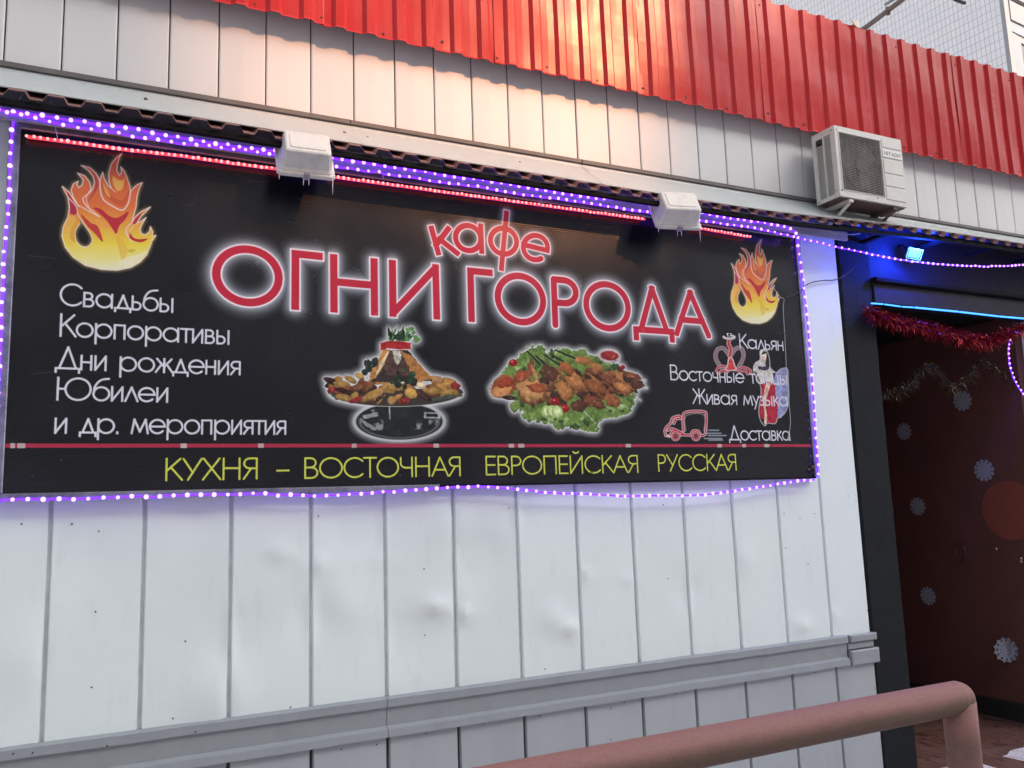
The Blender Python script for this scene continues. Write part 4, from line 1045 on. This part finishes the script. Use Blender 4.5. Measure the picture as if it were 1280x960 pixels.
rope('purple LED rope hanging down the left side of the black sign', pl([(17, 148), (15, 165), (14.5, 182), (13, 197), (12, 225), (10, 260), (7.5, 290), (5, 325), (3, 370), (1, 420), (-2, 480), (-5, 540), (-8, 600), (-10, 624)], -.078), .0600, .0085, .0065, M_rope, M_bulb)
rope('purple LED rope hanging down the right side of the black sign', pl([(997, 297), (997, 307), (998, 316), (1001, 335), (1004, 354), (1007, 380), (1010, 410), (1012.5, 440), (1015, 475), (1017.5, 510), (1019.5, 545), (1021.5, 575), (1022, 597)], -.074), .0640, .0085, .0062, M_rope, M_bulb)
rope('purple LED rope sagging along the bottom edge of the sign on white panels', pl([(-25, 629), (0, 626), (25, 624), (60, 624), (110, 623), (150, 621), (200, 620), (240, 619), (290, 618), (340, 618), (400, 619.5), (430, 618), (480, 615), (540, 611), (590, 608), (620, 609), (650, 612), (680, 615), (710, 617), (750, 618.5), (800, 620), (840, 619.5), (880, 618), (920, 613), (960, 607), (990, 602), (1018, 599.5)], -.072), .0620, .0085, .0065, M_rope, M_bulb)
rope('purple LED rope swagged from the sign corner across the dark entrance under canopy', [WY(997, 297, -.06), WY(1005, 299.5, -.07), WY(1030, 305, -.09), WY(1060, 312, -.12), WY(1090, 318, -.14), WY(1120, 324, -.16), WY(1150, 328, -.18), WY(1180, 330.5, -.19), WY(1210, 332.5, -.19), WY(1240, 333, -.18), WY(1280, 331, -.16), WY(1330, 324, -.14), WY(1380, 314, -.12)], .0560, .0072, .0052, M_rope, M_bulb, group='purple LED ropes at the entrance')
rope('short purple LED rope dangling below the bright red tinsel at right edge', [WY(1262, 425, -.02), WY(1260.5, 440, -.02), WY(1262, 455, -.02), WY(1266, 470, -.02), WY(1273, 484, -.02), WY(1285, 500, -.02), WY(1300, 512, -.02)], .0420, .0065, .0050, M_rope, M_bulb, group='purple LED ropes at the entrance')
def red_seg(a, b_, label): 
    n = 5; P = [WY(a[0]+(b_[0]-a[0])*i/n, a[1]+(b_[1]-a[1])*i/n, -.082) for i in range(n+1)]
    rope(label, P, .0285, .0072, .0082, M_ropr, M_bulr, name='red_led_strip', group='red LED strips along the sign top', sm_=False)
red_seg((34, 171), (352, 212), 'red LED strip on the sign top from left corner to the left floodlight')
red_seg((416, 221), (806, 274), 'red LED strip on the sign top between the two white floodlights')
red_seg((868, 284.5), (938, 296), 'short red LED strip on the sign top right of the right floodlight')

# ================================================================== white floodlights facing the sign
def floodlight(label, cpx, cpy, wpx, y, rz, rx):
    c = WY(cpx, cpy, y)
    t = thing('floodlight', label, 'floodlight', tuple(c), 'white floodlights over the sign')
    R = Matrix.Translation(c) @ Matrix.Rotation(rz, 4, 'Z') @ Matrix.Rotation(rx, 4, 'X')
    s = wpx       # overall width in metres
    # local: -Y is the closed back that faces the street, +Y the glass; Z up
    def frust(b, rings):
        n0 = len(b.v); cut = .12
        for (hw_, hz0, hz1, yy) in rings:
            for (x, z) in ((-1+cut, -1), (1-cut, -1), (1, -1+cut), (1, 1-cut), (1-cut, 1), (-1+cut, 1), (-1, 1-cut), (-1, -1+cut)):
                zz = hz1*z if z > 0 else hz0*-z*-1
                b.v.append(tuple(R @ Vector((x*hw_, yy, zz))))
        for r in range(len(rings)-1):
            for q in range(8):
                q2 = (q+1) % 8; b.f.append((n0+r*8+q, n0+r*8+q2, n0+(r+1)*8+q2, n0+(r+1)*8+q))
        b.f.append(tuple(n0+q for q in reversed(range(8))))
    b = MB()
    frust(b, [(s*.36, s*.25, s*.25, -.130), (s*.385, s*.275, s*.275, -.124), (s*.40, s*.29, s*.29, -.10), (s*.425, s*.32, s*.32, -.035), (s*.455, s*.35, s*.35, -.020), (s*.46, s*.355, s*.355, -.012)])
    h_ = b.build('housing', M_lampw.m, t)
    b = MB(); frust(b, [(s*.30, s*.19, s*.19, -.1345), (s*.31, s*.20, s*.20, -.129)]); b.build('back_cover', M_lampw.m, t)
    b = MB()
    frust(b, [(s*.485, s*.385, s*.385, -.014), (s*.50, s*.395, s*.395, -.006), (s*.50, s*.395, s*.395, .008), (s*.47, s*.37, s*.37, .012)]); b.build('rim', M_lampw.m, t)
    b = MB(); b.box(-s*.44, s*.44, .012, .016, -s*.34, s*.34, R); b.build('glass', M_glass.m, t)
    b = MB(); b.bevbox(-s*.18, s*.18, -.085, -.02, s*.30, s*.40, .01, R); b.bevbox(-s*.12, s*.12, -.075, -.03, s*.40, s*.44, .008, R); b.build('ballast_box', M_lampw.m, t)
    b = MB(); b.box(-s*.05, s*.05, -.022, .012, -s*.43, -s*.385, R); b.build('latch', M_alu.m, t)
    top = R @ Vector((0, 0, s*.42))
    b = MB(); b.tube([top, Vector((top.x, y*.55, top.z+.05)), Vector((top.x, -.05, top.z+.03))], .009, 6); b.build('bracket', M_alu.m, t)
    for i, (dx, L) in enumerate(((-.46, .028), (-.05, .048), (.04, .045), (.45, .08))):
        p = R @ Vector((dx*s, 0, -s*.40)); b = MB(); b.tube([p, p-Vector((0, 0, L*.6)), p-Vector((0, 0, L))], [.0035, .0025, .001], 5); b.build('icicle', M_ice.m, t)
    return t
floodlight('white floodlight hanging over the sign above its left half, seen from the back', 381, 203, .300, -.225, math.radians(-4), math.radians(-30))
floodlight('white floodlight tilted over the sign near the word ending, right of the letters', 843, 270, .315, -.225, math.radians(-13), math.radians(-30))

# ================================================================== air conditioner
yf, yb = -.325, -.105
TL, BR_ = WY(1041, 156, yf), WY(1135, 262, yf); TR = WY(1125.5, 175, yf); BL = WY(1051.5, 242, yf)
x0, x1 = (TL.x+BL.x)/2, (TR.x+BR_.x)/2; z1 = (TL.z+TR.z)/2; z0 = (BL.z+BR_.z)/2
W, H_ = x1-x0, z1-z0; dp = yb-yf
ac = thing('air_conditioner', 'cream outdoor air conditioner unit bracketed on the upper wall under red fascia', 'air conditioner', (x0+W/2, (yf+yb)/2, z0))
b = MB()      # casing: front frame with a grille opening, sides, top, base
gx0, gx1, gz0, gz1 = x0+W*.055, x0+W*.66, z0+H_*.10, z0+H_*.91
r = .012
b.box(x0, x1, yf, yf+.02, z0, gz0); b.box(x0, x1, yf, yf+.02, gz1, z1); b.box(x0, gx0, yf, yf+.02, gz0, gz1); b.box(gx1, x1, yf, yf+.02, gz0, gz1)
b.bevbox(x0+.003, x1-.003, yf+.02, yb, z1-.016, z1+.003, .003); b.box(x1-.015, x1, yf+.02, yb, z0, z1-.016)
# side wall with openings: frame bars
sy = [yf+.02, yf+.045, yf+.045+(dp-.08)/2-.006, yf+.045+(dp-.08)/2+.006, yb-.035, yb]
b.box(x0, x0+.012, sy[0], sy[1], z0, z1-.016); b.box(x0, x0+.012, sy[2], sy[3], z0+.03, z1-.05); b.box(x0, x0+.012, sy[4], sy[5], z0, z1-.016)
b.box(x0, x0+.012, sy[1], sy[4], z0, z0+.03); b.box(x0, x0+.012, sy[1], sy[4], z1-.05, z1-.016)
b.build('casing', M_acw.m, ac)
MB().box(x0+.022, x1-.02, yf+.03, yb-.005, z0+.012, z1-.02).build('coil_block', M_acd.m, ac)
for lvy0, lvy1 in ((sy[1], sy[2]), (sy[3], sy[4])):
    n = 30
    me = None
    for i in range(n):
        zz = z0+.034+(z1-.055-z0-.034)*(i+.5)/n
        if lvy0 == sy[3] and i > 26: continue
        b = MB(); b.box(x0+.001, x0+.006, lvy0, lvy1, zz-.0022, zz+.0036)
        b.build('louvre', M_acw.m, ac)
b = MB(); b.box(x0-.001, x0+.01, sy[3]+.006, sy[4]-.006, z1-.085, z1-.058); b.build('side_handle', M_acd.m, ac)
b = MB().bevbox(gx0, gx1, yf+.003, yf+.006, gz0, gz1, .001); 
b = MB(); n = 34
for i in range(n):
    zz = gz0+(gz1-gz0)*(i+.5)/n; b.tube([(gx0, yf+.004, zz), (gx1, yf+.004, zz)], .0030, 4, False)
for i in range(7):
    xx = gx0+(gx1-gx0)*(i+.5)/7; b.tube([(xx, yf+.007, gz0), (xx, yf+.007, gz1)], .002, 4, False)
g_ = b.build('fan_grille', M_grill.m, ac)
cx, cz, R0 = (gx0+gx1)/2+.01, (gz0+gz1)/2, min(gx1-gx0, gz1-gz0)*.46
b = MB()
for k_ in range(3):
    a0 = k_*2*math.pi/3; ring = []
    for a_, rr_ in ((0, .25), (.25, .6), (.45, .97), (1.1, 1.0), (1.25, .6), (1.0, .25)): ring.append((cx+R0*rr_*math.cos(a0+a_), yf+.022+.012*(a_-.6), cz+R0*rr_*math.sin(a0+a_)))
    b.poly(ring)
b.tube([(cx, yf+.012, cz), (cx, yf+.03, cz)], R0*.27, 16); b.build('fan', Mat('grey_fan', (.10, .095, .085), .5).m, ac)
b = MB(); b.tube([(cx+R0*math.cos(t), yf+.016, cz+R0*math.sin(t)) for t in np.linspace(0, 2*math.pi, 33)], .006, 5, False); b.build('fan_shroud', M_acd.m, ac)
# frame lip round the grille
b = MB()
for q in (((gx0-.006, gz0-.006), (gx1+.006, gz0-.002)), ((gx0-.006, gz1+.002), (gx1+.006, gz1+.006)), ((gx0-.006, gz0), (gx0-.001, gz1)), ((gx1+.001, gz0), (gx1+.006, gz1))): b.box(q[0][0], q[1][0], yf-.005, yf, q[0][1], q[1][1])
b.build('grille_frame', M_acw.m, ac)
# raised panels on the right of the front with dark joints, and the maker's plate
px0, px1 = gx1+.018, x1-.012
hz = [z0+H_*.10, z0+H_*.265, z0+H_*.46, z0+H_*.665, z0+H_*.75, z0+H_*.86]
for za_, zb_ in ((z0+H_*.06, z0+H_*.25), (z0+H_*.26, z0+H_*.44), (z0+H_*.45, z0+H_*.66), (z0+H_*.825, z0+H_*.96)):
    MB().bevbox(px0, px1, yf-.005, yf, za_+.002, zb_-.004, .0035).build('front_panel', M_acw.m, ac)
M_plate = Mat('name_plate', (.72, .72, .68), .35)
MB().bevbox(px0, px1+.002, yf-.007, yf, z0+H_*.685, z0+H_*.80, .002).build('name_plate', M_plate.m, ac)
# lettering on the plate
LT = {'H': [[(0,0),(0,1)],[(.7,0),(.7,1)],[(0,.5),(.7,.5)]], 'I': [[(.1,0),(.1,1)]], 'T': [[(0,1),(.7,1)],[(.35,1),(.35,0)]], 'A': [[(0,0),(.35,1),(.7,0)],[(.15,.35),(.55,.35)]], 'C': [[(.7,.85),(.5,1),(.2,1),(0,.75),(0,.25),(.2,0),(.5,0),(.7,.15)]]}
def lettering(txt, xs, ys, zs, w_, hgt, th, mat, name, parent):
    tot = sum((.2 if c == 'I' else .7)+.28 for c in txt)-.28; sc_ = w_/tot; x = 0; b = MB()
    for c in txt:
        for st in LT[c]:
            for (a, c1), (d, e_) in zip(st[:-1], st[1:]):
                p = Vector((xs+(x+a)*sc_, ys, zs+c1*hgt)); q_ = Vector((xs+(x+d)*sc_, ys, zs+e_*hgt)); dd = (q_-p).normalized(); nn = Vector((-dd.z, 0, dd.x))*th
                p -= dd*th; q_ += dd*th; o = Vector((0, .002, 0)); c4 = [p-nn, q_-nn, q_+nn, p+nn]
                if (c4[1]-c4[0]).cross(c4[2]-c4[0]).y > 0: c4.reverse()
                b.poly(c4)
                for i_ in range(4): b.quad(c4[i_], c4[i_]+o, c4[(i_+1) % 4]+o, c4[(i_+1) % 4])
        x += (.2 if c == 'I' else .7)+.28
    return b.build(name, mat, parent)
lettering('HITACHI', px0+.018, yf-.0085, z0+H_*.722, (px1-px0)-.036, H_*.045, .0022, M_grill.m, 'plate_lettering', ac)
MB().box(x0+.012, x1-.006, yf+.022, yb, z0-.006, z0+.002).build('base_pan', M_under.m, ac)
b = MB()
for a_, c_ in ((x0+.02, z0+.045), (x0+.022, z1-.03), (x0+W*.55, z0+.03), (x1-.03, z0+.04)): b.ball((a_, yf-.001, c_), .006, 6, 4, (1, .5, 1))
for a_, c_ in ((sy[0]+.01, z1-.03), (sy[0]+.012, z0+.05), (sy[4]+.015, z0+.015)): b.ball((x0-.001, a_, c_), .006, 6, 4, (.5, 1, 1))
b.build('screws', M_screw.m, ac, kind='stuff')
for xx, mt in ((x0+.10, M_acw.m), (x1-.14, M_under.m)):
    b = MB(); b.box(xx, xx+.04, yf+.01, .003, z0-.028, z0-.006)
    p0, p1 = Vector((xx+.02, yf+.03, z0-.03)), Vector((xx+.02, -.06, z0-.15)); b.tube([p0, p1], .016, 4); b.build('bracket', mt, ac)
# ================================================================== handrail
s_ = .6/254.8*1.0
pe = WZ(1196, 872, 1.385); zr = pe.z
d0 = Vector((1, 0, 0))
rail = thing('handrail', 'thick old pink-painted pipe handrail with rounded end post in the foreground', 'handrail', (pe.x, pe.y, 0))
R_ = .0475
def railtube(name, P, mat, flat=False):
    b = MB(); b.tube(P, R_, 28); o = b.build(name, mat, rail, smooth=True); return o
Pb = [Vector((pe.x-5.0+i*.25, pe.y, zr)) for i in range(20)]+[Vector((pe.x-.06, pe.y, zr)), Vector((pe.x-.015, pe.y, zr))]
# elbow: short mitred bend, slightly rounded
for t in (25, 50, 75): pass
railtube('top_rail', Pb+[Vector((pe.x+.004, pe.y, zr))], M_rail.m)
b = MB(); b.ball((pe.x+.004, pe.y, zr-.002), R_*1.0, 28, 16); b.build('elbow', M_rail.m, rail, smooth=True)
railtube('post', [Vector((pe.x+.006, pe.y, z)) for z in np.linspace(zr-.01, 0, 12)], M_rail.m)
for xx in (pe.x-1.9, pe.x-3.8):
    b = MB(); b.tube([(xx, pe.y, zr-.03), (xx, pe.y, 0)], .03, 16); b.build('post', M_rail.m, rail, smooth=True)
# ================================================================== entrance lights and decorations
c = WY(1143, 317, -.12)
ym = -.11
bl = thing('blue_floodlight', 'small lit blue floodlight glowing under the canopy over the dark entrance', 'floodlight', tuple(c))
R = Matrix.Translation(c) @ Matrix.Rotation(math.radians(-30), 4, 'Z') @ Matrix.Rotation(math.radians(24), 4, 'X') @ Matrix.Rotation(math.radians(14), 4, 'Y') @ Matrix.Scale(.68, 4)
b = MB(); b.bevbox(-.075, .075, -.002, .05, -.055, .055, .012, R); b.build('housing', M_lampw.m, bl)
b = MB(); b.box(-.062, .062, -.008, -.003, -.044, .044, R); b.build('lamp_glass', M_blues, bl)
b = MB(); b.box(-.085, .085, -.012, .002, .056, .060, R); b.box(-.085, -.081, -.012, .002, -.06, .056, R); b.box(.081, .085, -.012, .002, -.06, .056, R); b.box(-.085, .085, -.012, .002, -.064, -.06, R); b.build('rim', M_acw.m, bl)
b = MB(); b.tube([R @ Vector((0, .05, 0)), Vector((c.x, -.02, c.z+.10)), Vector((c.x, .02, c.z+.10))], .008, 6); b.build('bracket', M_black.m, bl)
ld = bpy.data.lights.new('blue_lamp', 'POINT'); ld.energy = 26; ld.color = (.01, .05, 1.0); ld.shadow_soft_size = .04
lo = bpy.data.objects.new('blue_lamp', ld); COL.objects.link(lo); lo.parent = bl; lo.matrix_parent_inverse = Matrix.Translation(-c); lo.location = c+Vector((-.02, -.085, -.01))
# blue tube light in segments
a, b_ = WY(1088, 379, -.035), WY(1330, 403.2, -.035)
tl = thing('blue_tube_light', 'thin bright blue tube light along the beam over the entrance', 'tube light', tuple(a))
cuts = [0, .06, .14, .20, .42, .63, .81, 1.0]
for i in range(len(cuts)-1):
    p = a.lerp(b_, cuts[i]+.004); q_ = a.lerp(b_, cuts[i+1]-.004); p.z += .003*math.sin(i*2.2); q_.z += .003*math.sin(i*2.2+2)
    MB().tube([p, q_], .0075 if i > 2 else .006, 8).build('tube_segment', M_bluet, tl)
# tinsel garlands
def tinsel(label, pts, rad, n, mat, wid=.0025, dens=None, seed=1):
    r = np.random.default_rng(seed); P = smooth3([Vector(p) for p in pts], 8); b = MB(); N = len(P)
    for i in range(n):
        s = r.uniform(0, N-1.001); j = int(s); p = P[j].lerp(P[j+1], s-j)
        d = Vector(r.normal(0, 1, 3)); d.normalize(); L = rad*r.uniform(.55, 1.25); tw = Vector(r.normal(0, 1, 3)); tw.normalize(); w_ = d.cross(tw).normalized()*wid*r.uniform(.6, 1.3)
        bend = Vector((0, 0, -.25*L)); e = p+d*L+bend; m = p+d*L*.55
        b.quad(p-w_*.7, p+w_*.7, m+w_, m-w_); b.quad(m-w_, m+w_, e+w_*.5, e-w_*.5)
    b.tube(P, .004, 4)
    return tag(b.build('tinsel_garland', mat), label, 'tinsel garland', 'tinsel garlands hung in the entrance')
yt = -.06
tinsel('fluffy red tinsel garland sagging under the blue tube light in the entrance', [WY(a_, c_, yt) for a_, c_ in ((1085, 388), (1105, 397), (1130, 404), (1155, 409), (1180, 415), (1205, 423), (1225, 426), (1245, 423), (1262, 416), (1285, 408), (1310, 404))], .082, 4800, M_tinr.m, .0016, seed=2)
tinsel('thin gold tinsel garland draped lower in the dark entrance doorway', [WY(a_, c_, .15) for a_, c_ in ((1095, 490), (1115, 492), (1135, 482), (1150, 466), (1165, 458), (1180, 476), (1195, 484), (1212, 470), (1230, 452), (1250, 462), (1280, 478), (1320, 470))], .066, 1500, M_ting.m, .0015, seed=5)
# paper snowflakes on the brown wall
def flake_mesh(nm, seed, R0):
    r = random.Random(seed); b = MB(); K = 12
    def ringband(r0, r1, f0, f1, n=72):
        for i in range(n):
            t0, t1 = 2*math.pi*i/n, 2*math.pi*(i+1)/n
            b.quad((0, r0*f0(t0)*math.cos(t0), r0*f0(t0)*math.sin(t0)), (0, r1*f1(t0)*math.cos(t0), r1*f1(t0)*math.sin(t0)), (0, r1*f1(t1)*math.cos(t1), r1*f1(t1)*math.sin(t1)), (0, r0*f0(t1)*math.cos(t1), r0*f0(t1)*math.sin(t1)))
    one = lambda t: 1; sc = lambda t: 1-.15*abs(math.sin(K/2*t))**.7
    ringband(.78*R0, R0, one, sc); ringband(.44*R0, .64*R0, one, one, 36); ringband(.0, .20*R0, one, lambda t: 1+.3*math.cos(6*t), 36)
    for k_ in range(K):
        t = 2*math.pi*k_/K; w_ = .10
        for (ra, rb, ww) in ((.58, .80, .24), (.18, .48, .16)):
            if ww == 0: continue
            c_, s__ = math.cos(t), math.sin(t); pa, pb = (ra*R0*c_, ra*R0*s__), (rb*R0*c_, rb*R0*s__); nn = (-s__*ww*R0*.5, c_*ww*R0*.5)
            b.quad((-.0006, pa[0]-nn[0], pa[1]-nn[1]), (-.0006, pb[0]-nn[0], pb[1]-nn[1]), (-.0006, pb[0]+nn[0], pb[1]+nn[1]), (-.0006, pa[0]+nn[0], pa[1]+nn[1]))
    return b
FL = [(1203, 501, 13.5, 'white paper snowflake highest on the brown wall, just under gold tinsel', 0), (1130, 539.5, 11.5, 'dim paper snowflake on the brown wall beside the pillar, upper one', 0), (1230, 588, 14.5, 'brightest white paper snowflake, directly above the orange disc', 0),
      (1147, 633, 12, 'paper snowflake on the brown wall left of the orange disc', 0), (1160, 745, 12, 'paper snowflake in the lower middle of the brown wall', 0), (1259, 812, 16, 'crumpled folded paper snowflake lowest on the brown wall near baseboard', 1)]
for i, (a_, c_, r_px, lab, bent) in enumerate(FL):
    c = WX(a_, c_, XW-.006); rr_ = (WX(a_, c_-r_px, XW-.006)-c).length
    b = flake_mesh('f', i, rr_)
    if bent:
        v2 = []
        for (x, y, z) in b.v:
            f = max(0, y*.8-z*.5); v2.append((x-f*.9-.01*abs(math.sin(y*40)), y-f*.45, z+f*.1))
        b.v = v2
    o = b.build('paper_snowflake', M_paper.m); o.location = c; o.rotation_euler = (random.uniform(0, 3), 0, math.radians(0))
    if bent: o.rotation_euler = (.3, 0, 0)
    tag(o, lab, 'snowflake', 'paper snowflakes on the entrance wall')

# ================================================================== cables and ties
def cable(label, P, r, mat, name='cable', cat='cable', group=None):
    return tag(MB().tube(smooth3([Vector(p) for p in P], 5), r, 6).build(name, mat, smooth=True), label, cat, group)
cable('thin black cable crossing the white corner from the sign edge to the dark pillar', [WY(1007, 357, -.03), WY(1015, 353, -.03), WY(1030, 350.5, -.025), WY(1043, 350, -.02), WY(1056, 344, -.02), WY(1066, 334, -.03), WY(1074, 322, -.06), WY(1080, 314, -.10)], .004, M_wire.m)
cable('thin loose wire hanging down the right part of the black sign from flame', [WY(948, 340, -.06), WY(955, 345, -.065), WY(965, 357, -.065), WY(975, 371, -.065), WY(980, 374, -.066), WY(979, 385, -.065), WY(981, 420, -.065), WY(983, 460, -.065), WY(986, 500, -.066), WY(988, 530, -.065), WY(984, 550, -.065)], .0022, M_wireg.m)
cable('short pale wire from the sign right edge to the loose wire', [WY(980, 374, -.066), WY(985, 371, -.068), WY(990, 369.5, -.068), WY(1000, 364, -.066), WY(1008, 356, -.05)], .0035, M_wire.m)
cable('white cable end curling below the canopy above the entrance pillar', [WY(1030, 288, -.12), WY(1045, 291, -.14), WY(1060, 293, -.16), WY(1072, 292.5, -.16), WY(1080, 290, -.15)], .004, M_wireg.m)
for i, (L, lab) in enumerate(((((28, 118), (22, 128), (19, 137), (17, 146)), 'leftmost clear plastic tie holding the rope under the canopy corner'), (((64, 126), (66, 142), (69, 158), (72, 173)), 'clear plastic tie hanging to the red strip near the left flame'),
        (((478, 193), (479, 203), (479, 213), (479, 224)), 'clear tie looped over ropes just right of the left floodlight'), (((643, 222), (644, 230), (646, 238)), 'first of two close clear ties above the word кафе'),
        (((648, 223), (650, 230), (650, 238)), 'second of two close clear ties above the word кафе'), (((675, 226), (676, 236), (677, 246), (676, 258)), 'clear tie reaching the red strip above the letter е'))):
    cable(lab, [WY(a_, c_, -.10-.02*(j % 2)) for j, (a_, c_) in enumerate(L)], .0022, M_tie.m, 'cable_tie', 'cable tie', 'clear ties holding the rope lights')
# little frosty tangle at the sign's lower right corner
b = MB(); c = WY(1016, 588, -.06)
for i in range(70):
    d = Vector(rng.normal(0, 1, 3)); d.normalize(); e = c+Vector((rng.normal(0, .012), rng.normal(0, .006), rng.normal(0, .018))); w_ = Vector(rng.normal(0, .0015, 3)); b.quad(e-w_, e+w_, e+d*.02+w_, e+d*.02-w_)
tag(b.build('tinsel_scrap', M_ting.m), 'small scrap of silver tinsel at the lower right corner of the sign', 'tinsel')

# ================================================================== behind: apartment block, poles
b1 = ray(-6, 653); b1 = -Vector((b1[0], b1[1], 0)).normalized()    # horizontal direction of the tiled face, towards the camera side
dl = -b1
dr = Vector((ray(2276, 576)[0], ray(2276, 576)[1], 0)).normalized()
dr = (dr-dl*dr.dot(dl)).normalized()
dcam = Vector((0, -DIST, 0))
rq = ray(1254, 40); Qs = 24/math.hypot(rq[0], rq[1]); Q = Vector((rq[0]*Qs, rq[1]*Qs-DIST, 0))
ap = thing('apartment_block', 'tall pale tiled apartment block rising behind the red fascia', 'building', tuple(Q))
dl = Vector((ray(-6, 653)[0], ray(-6, 653)[1], 0)).normalized()
HB = 27.0
def wallquad(p, d, L, z0, z1, name, mat, off=0, nrm=None):
    b = MB(); q_ = p+d*L
    b.quad((p.x, p.y, z0), (q_.x, q_.y, z0), (q_.x, q_.y, z1), (p.x, p.y, z1))
    o = b.build(name, mat, ap); uv = o.data.uv_layers.new(name='UVMap')
    for i, c_ in enumerate(((0, z0), (L, z0), (L, z1), (0, z1))): uv.data[i].uv = c_
    return o
wallquad(Q, dl, 26, 0, HB, 'tiled_wall', M_facade.m)
wallquad(Q, dr, 14, 0, HB, 'side_wall', M_facw.m)
def fbox(name, mat, a0, a1, y0, y1, z0, z1):     # on the right face: along dr, out of the wall = -dl... 
    Mx = Matrix((( dr.x, dl.x, 0, Q.x), (dr.y, dl.y, 0, Q.y), (0, 0, 1, 0), (0, 0, 0, 1)))
    return MB().box(a0, a1, y0, y1, z0, z1, Mx).build(name, mat, ap)
fbox('corner_strip', M_facw.m, 0, .22, -.10, -.001, 0, HB)
zc0 = EYE+ray(1254, 40)[2]*Qs      # height seen at the corner
dn = Vector((0, 0, 1))
for fl in range(-3, 5):
    zz = zc0-1.7+fl*2.9
    if zz < .5: continue
    fbox('window_surround', M_facb.m, .30, .52, -.06, -.002, zz-.1, zz+1.75)
    fbox('lintel', M_facb.m, .24, 4.6, -.08, -.002, zz+1.76, zz+2.05)
    fbox('band', M_facw.m, .24, 9, -.12, -.002, zz+2.06, zz+2.6)
    fbox('window_frame', M_facw.m, .53, .72, -.05, -.002, zz-.1, zz+1.75)
    for q in range(4):
        a = .72+q*.82
        fbox('window_pane', M_winglass.m, a, a+.74, -.02, -.002, zz, zz+1.57); fbox('mullion', M_facw.m, a+.74, a+.82, -.045, -.002, zz, zz+1.57)
        fbox('glazing_bar', M_facw.m, a, a+.74, -.035, -.021, zz+.95, zz+1.0)
    fbox('window_frame', M_facw.m, .72, 4.0, -.05, -.002, zz+1.571, zz+1.75)
    fbox('window_sill', M_facw.m, .30, 4.2, -.16, -.002, zz-.2, zz-.101)
b = MB(); p0 = WY(1080, 36, .35); p1 = WY(1122, 4, -.1); p2 = WY(1150, -18, -.4)
tp = thing('roof_pole', 'rusty brown metal pole poking up behind the red fascia top', 'pole', tuple(p0))
MB().tube([p0-Vector((.2, -.25, .12)), p0, p1, p2], .022, 10).build('pole', M_pole.m, tp)
c1 = p0.lerp(p1, .72); MB().tube([c1-Vector((0, 0, .035)), c1+Vector((0, 0, .03))], .018, 8).build('clamp', M_pole.m, tp)
MB().tube([WY(1106, 6, .2), WY(1128, -8, .1), WY(1150, -24, 0)], .014, 8).build('side_rod', M_facw.m, tp)
q0 = WY(1195, 0, .1); q1 = WY(1206, 4, .1)
tag(MB().tube([WY(1180, -9, .1), q0, q1], .016, 6).build('overhead_cable_end', M_wire.m), 'black cable end showing at the top edge in front of the tiled block', 'cable')

# ================================================================== unseen blocks added across the street (light and shade the facade, show in reflections)
def block(label, x0, x1, y0, y1, H):
    t = thing('shade_block', label, 'building', ((x0+x1)/2, (y0+y1)/2, 0), 'unseen concrete blocks added across the street for shade')
    MB().box(x0, x1, y0, y1, 0, H).build('wall', M_opp.m, t)
    w = MB(); fr = MB()
    for z in np.arange(1.2, H-1.6, 2.9):
        for x in np.arange(x0+1, x1-1.6, 2.7):
            w.box(x, x+1.5, y1-.01, y1+.006, z, z+1.5)
    w.build('window_panes', M_winglass.m, t, kind='stuff')
block('unseen low concrete block added across the street, shading the lower cafe wall', 17.72, 23.1, -34, -24, 21.9)
block('unseen tall concrete block added across the street, shading the left of the cafe', -22, 17.7, -34, -24, 24.5)
for bx, lb in (((21.1, 21.85), 'unseen concrete roof box added on the low block to cut the sun into patches'),):
    lh = thing('roof_sun_blocker', lb, 'roof_sun_blocker', (bx[0], -24.4, 21.9))  # added roof box, out of view, splits the sun on the facade
    MB().box(bx[0], bx[1], -24.7, -24.3, 21.9, 25.4).build('shaft', M_opp.m, lh); MB().box(bx[0]-.08, bx[1]+.08, -24.75, -24.25, 25.4, 25.5).build('cap', M_dark.m, lh)
block('unseen tall concrete block added across the street, shading the right of the cafe', 23.2, 50, -34, -24, 25)

scene.cycles.use_denoising = True
try: scene.cycles.denoiser = 'OPENIMAGEDENOISE'
except Exception: pass
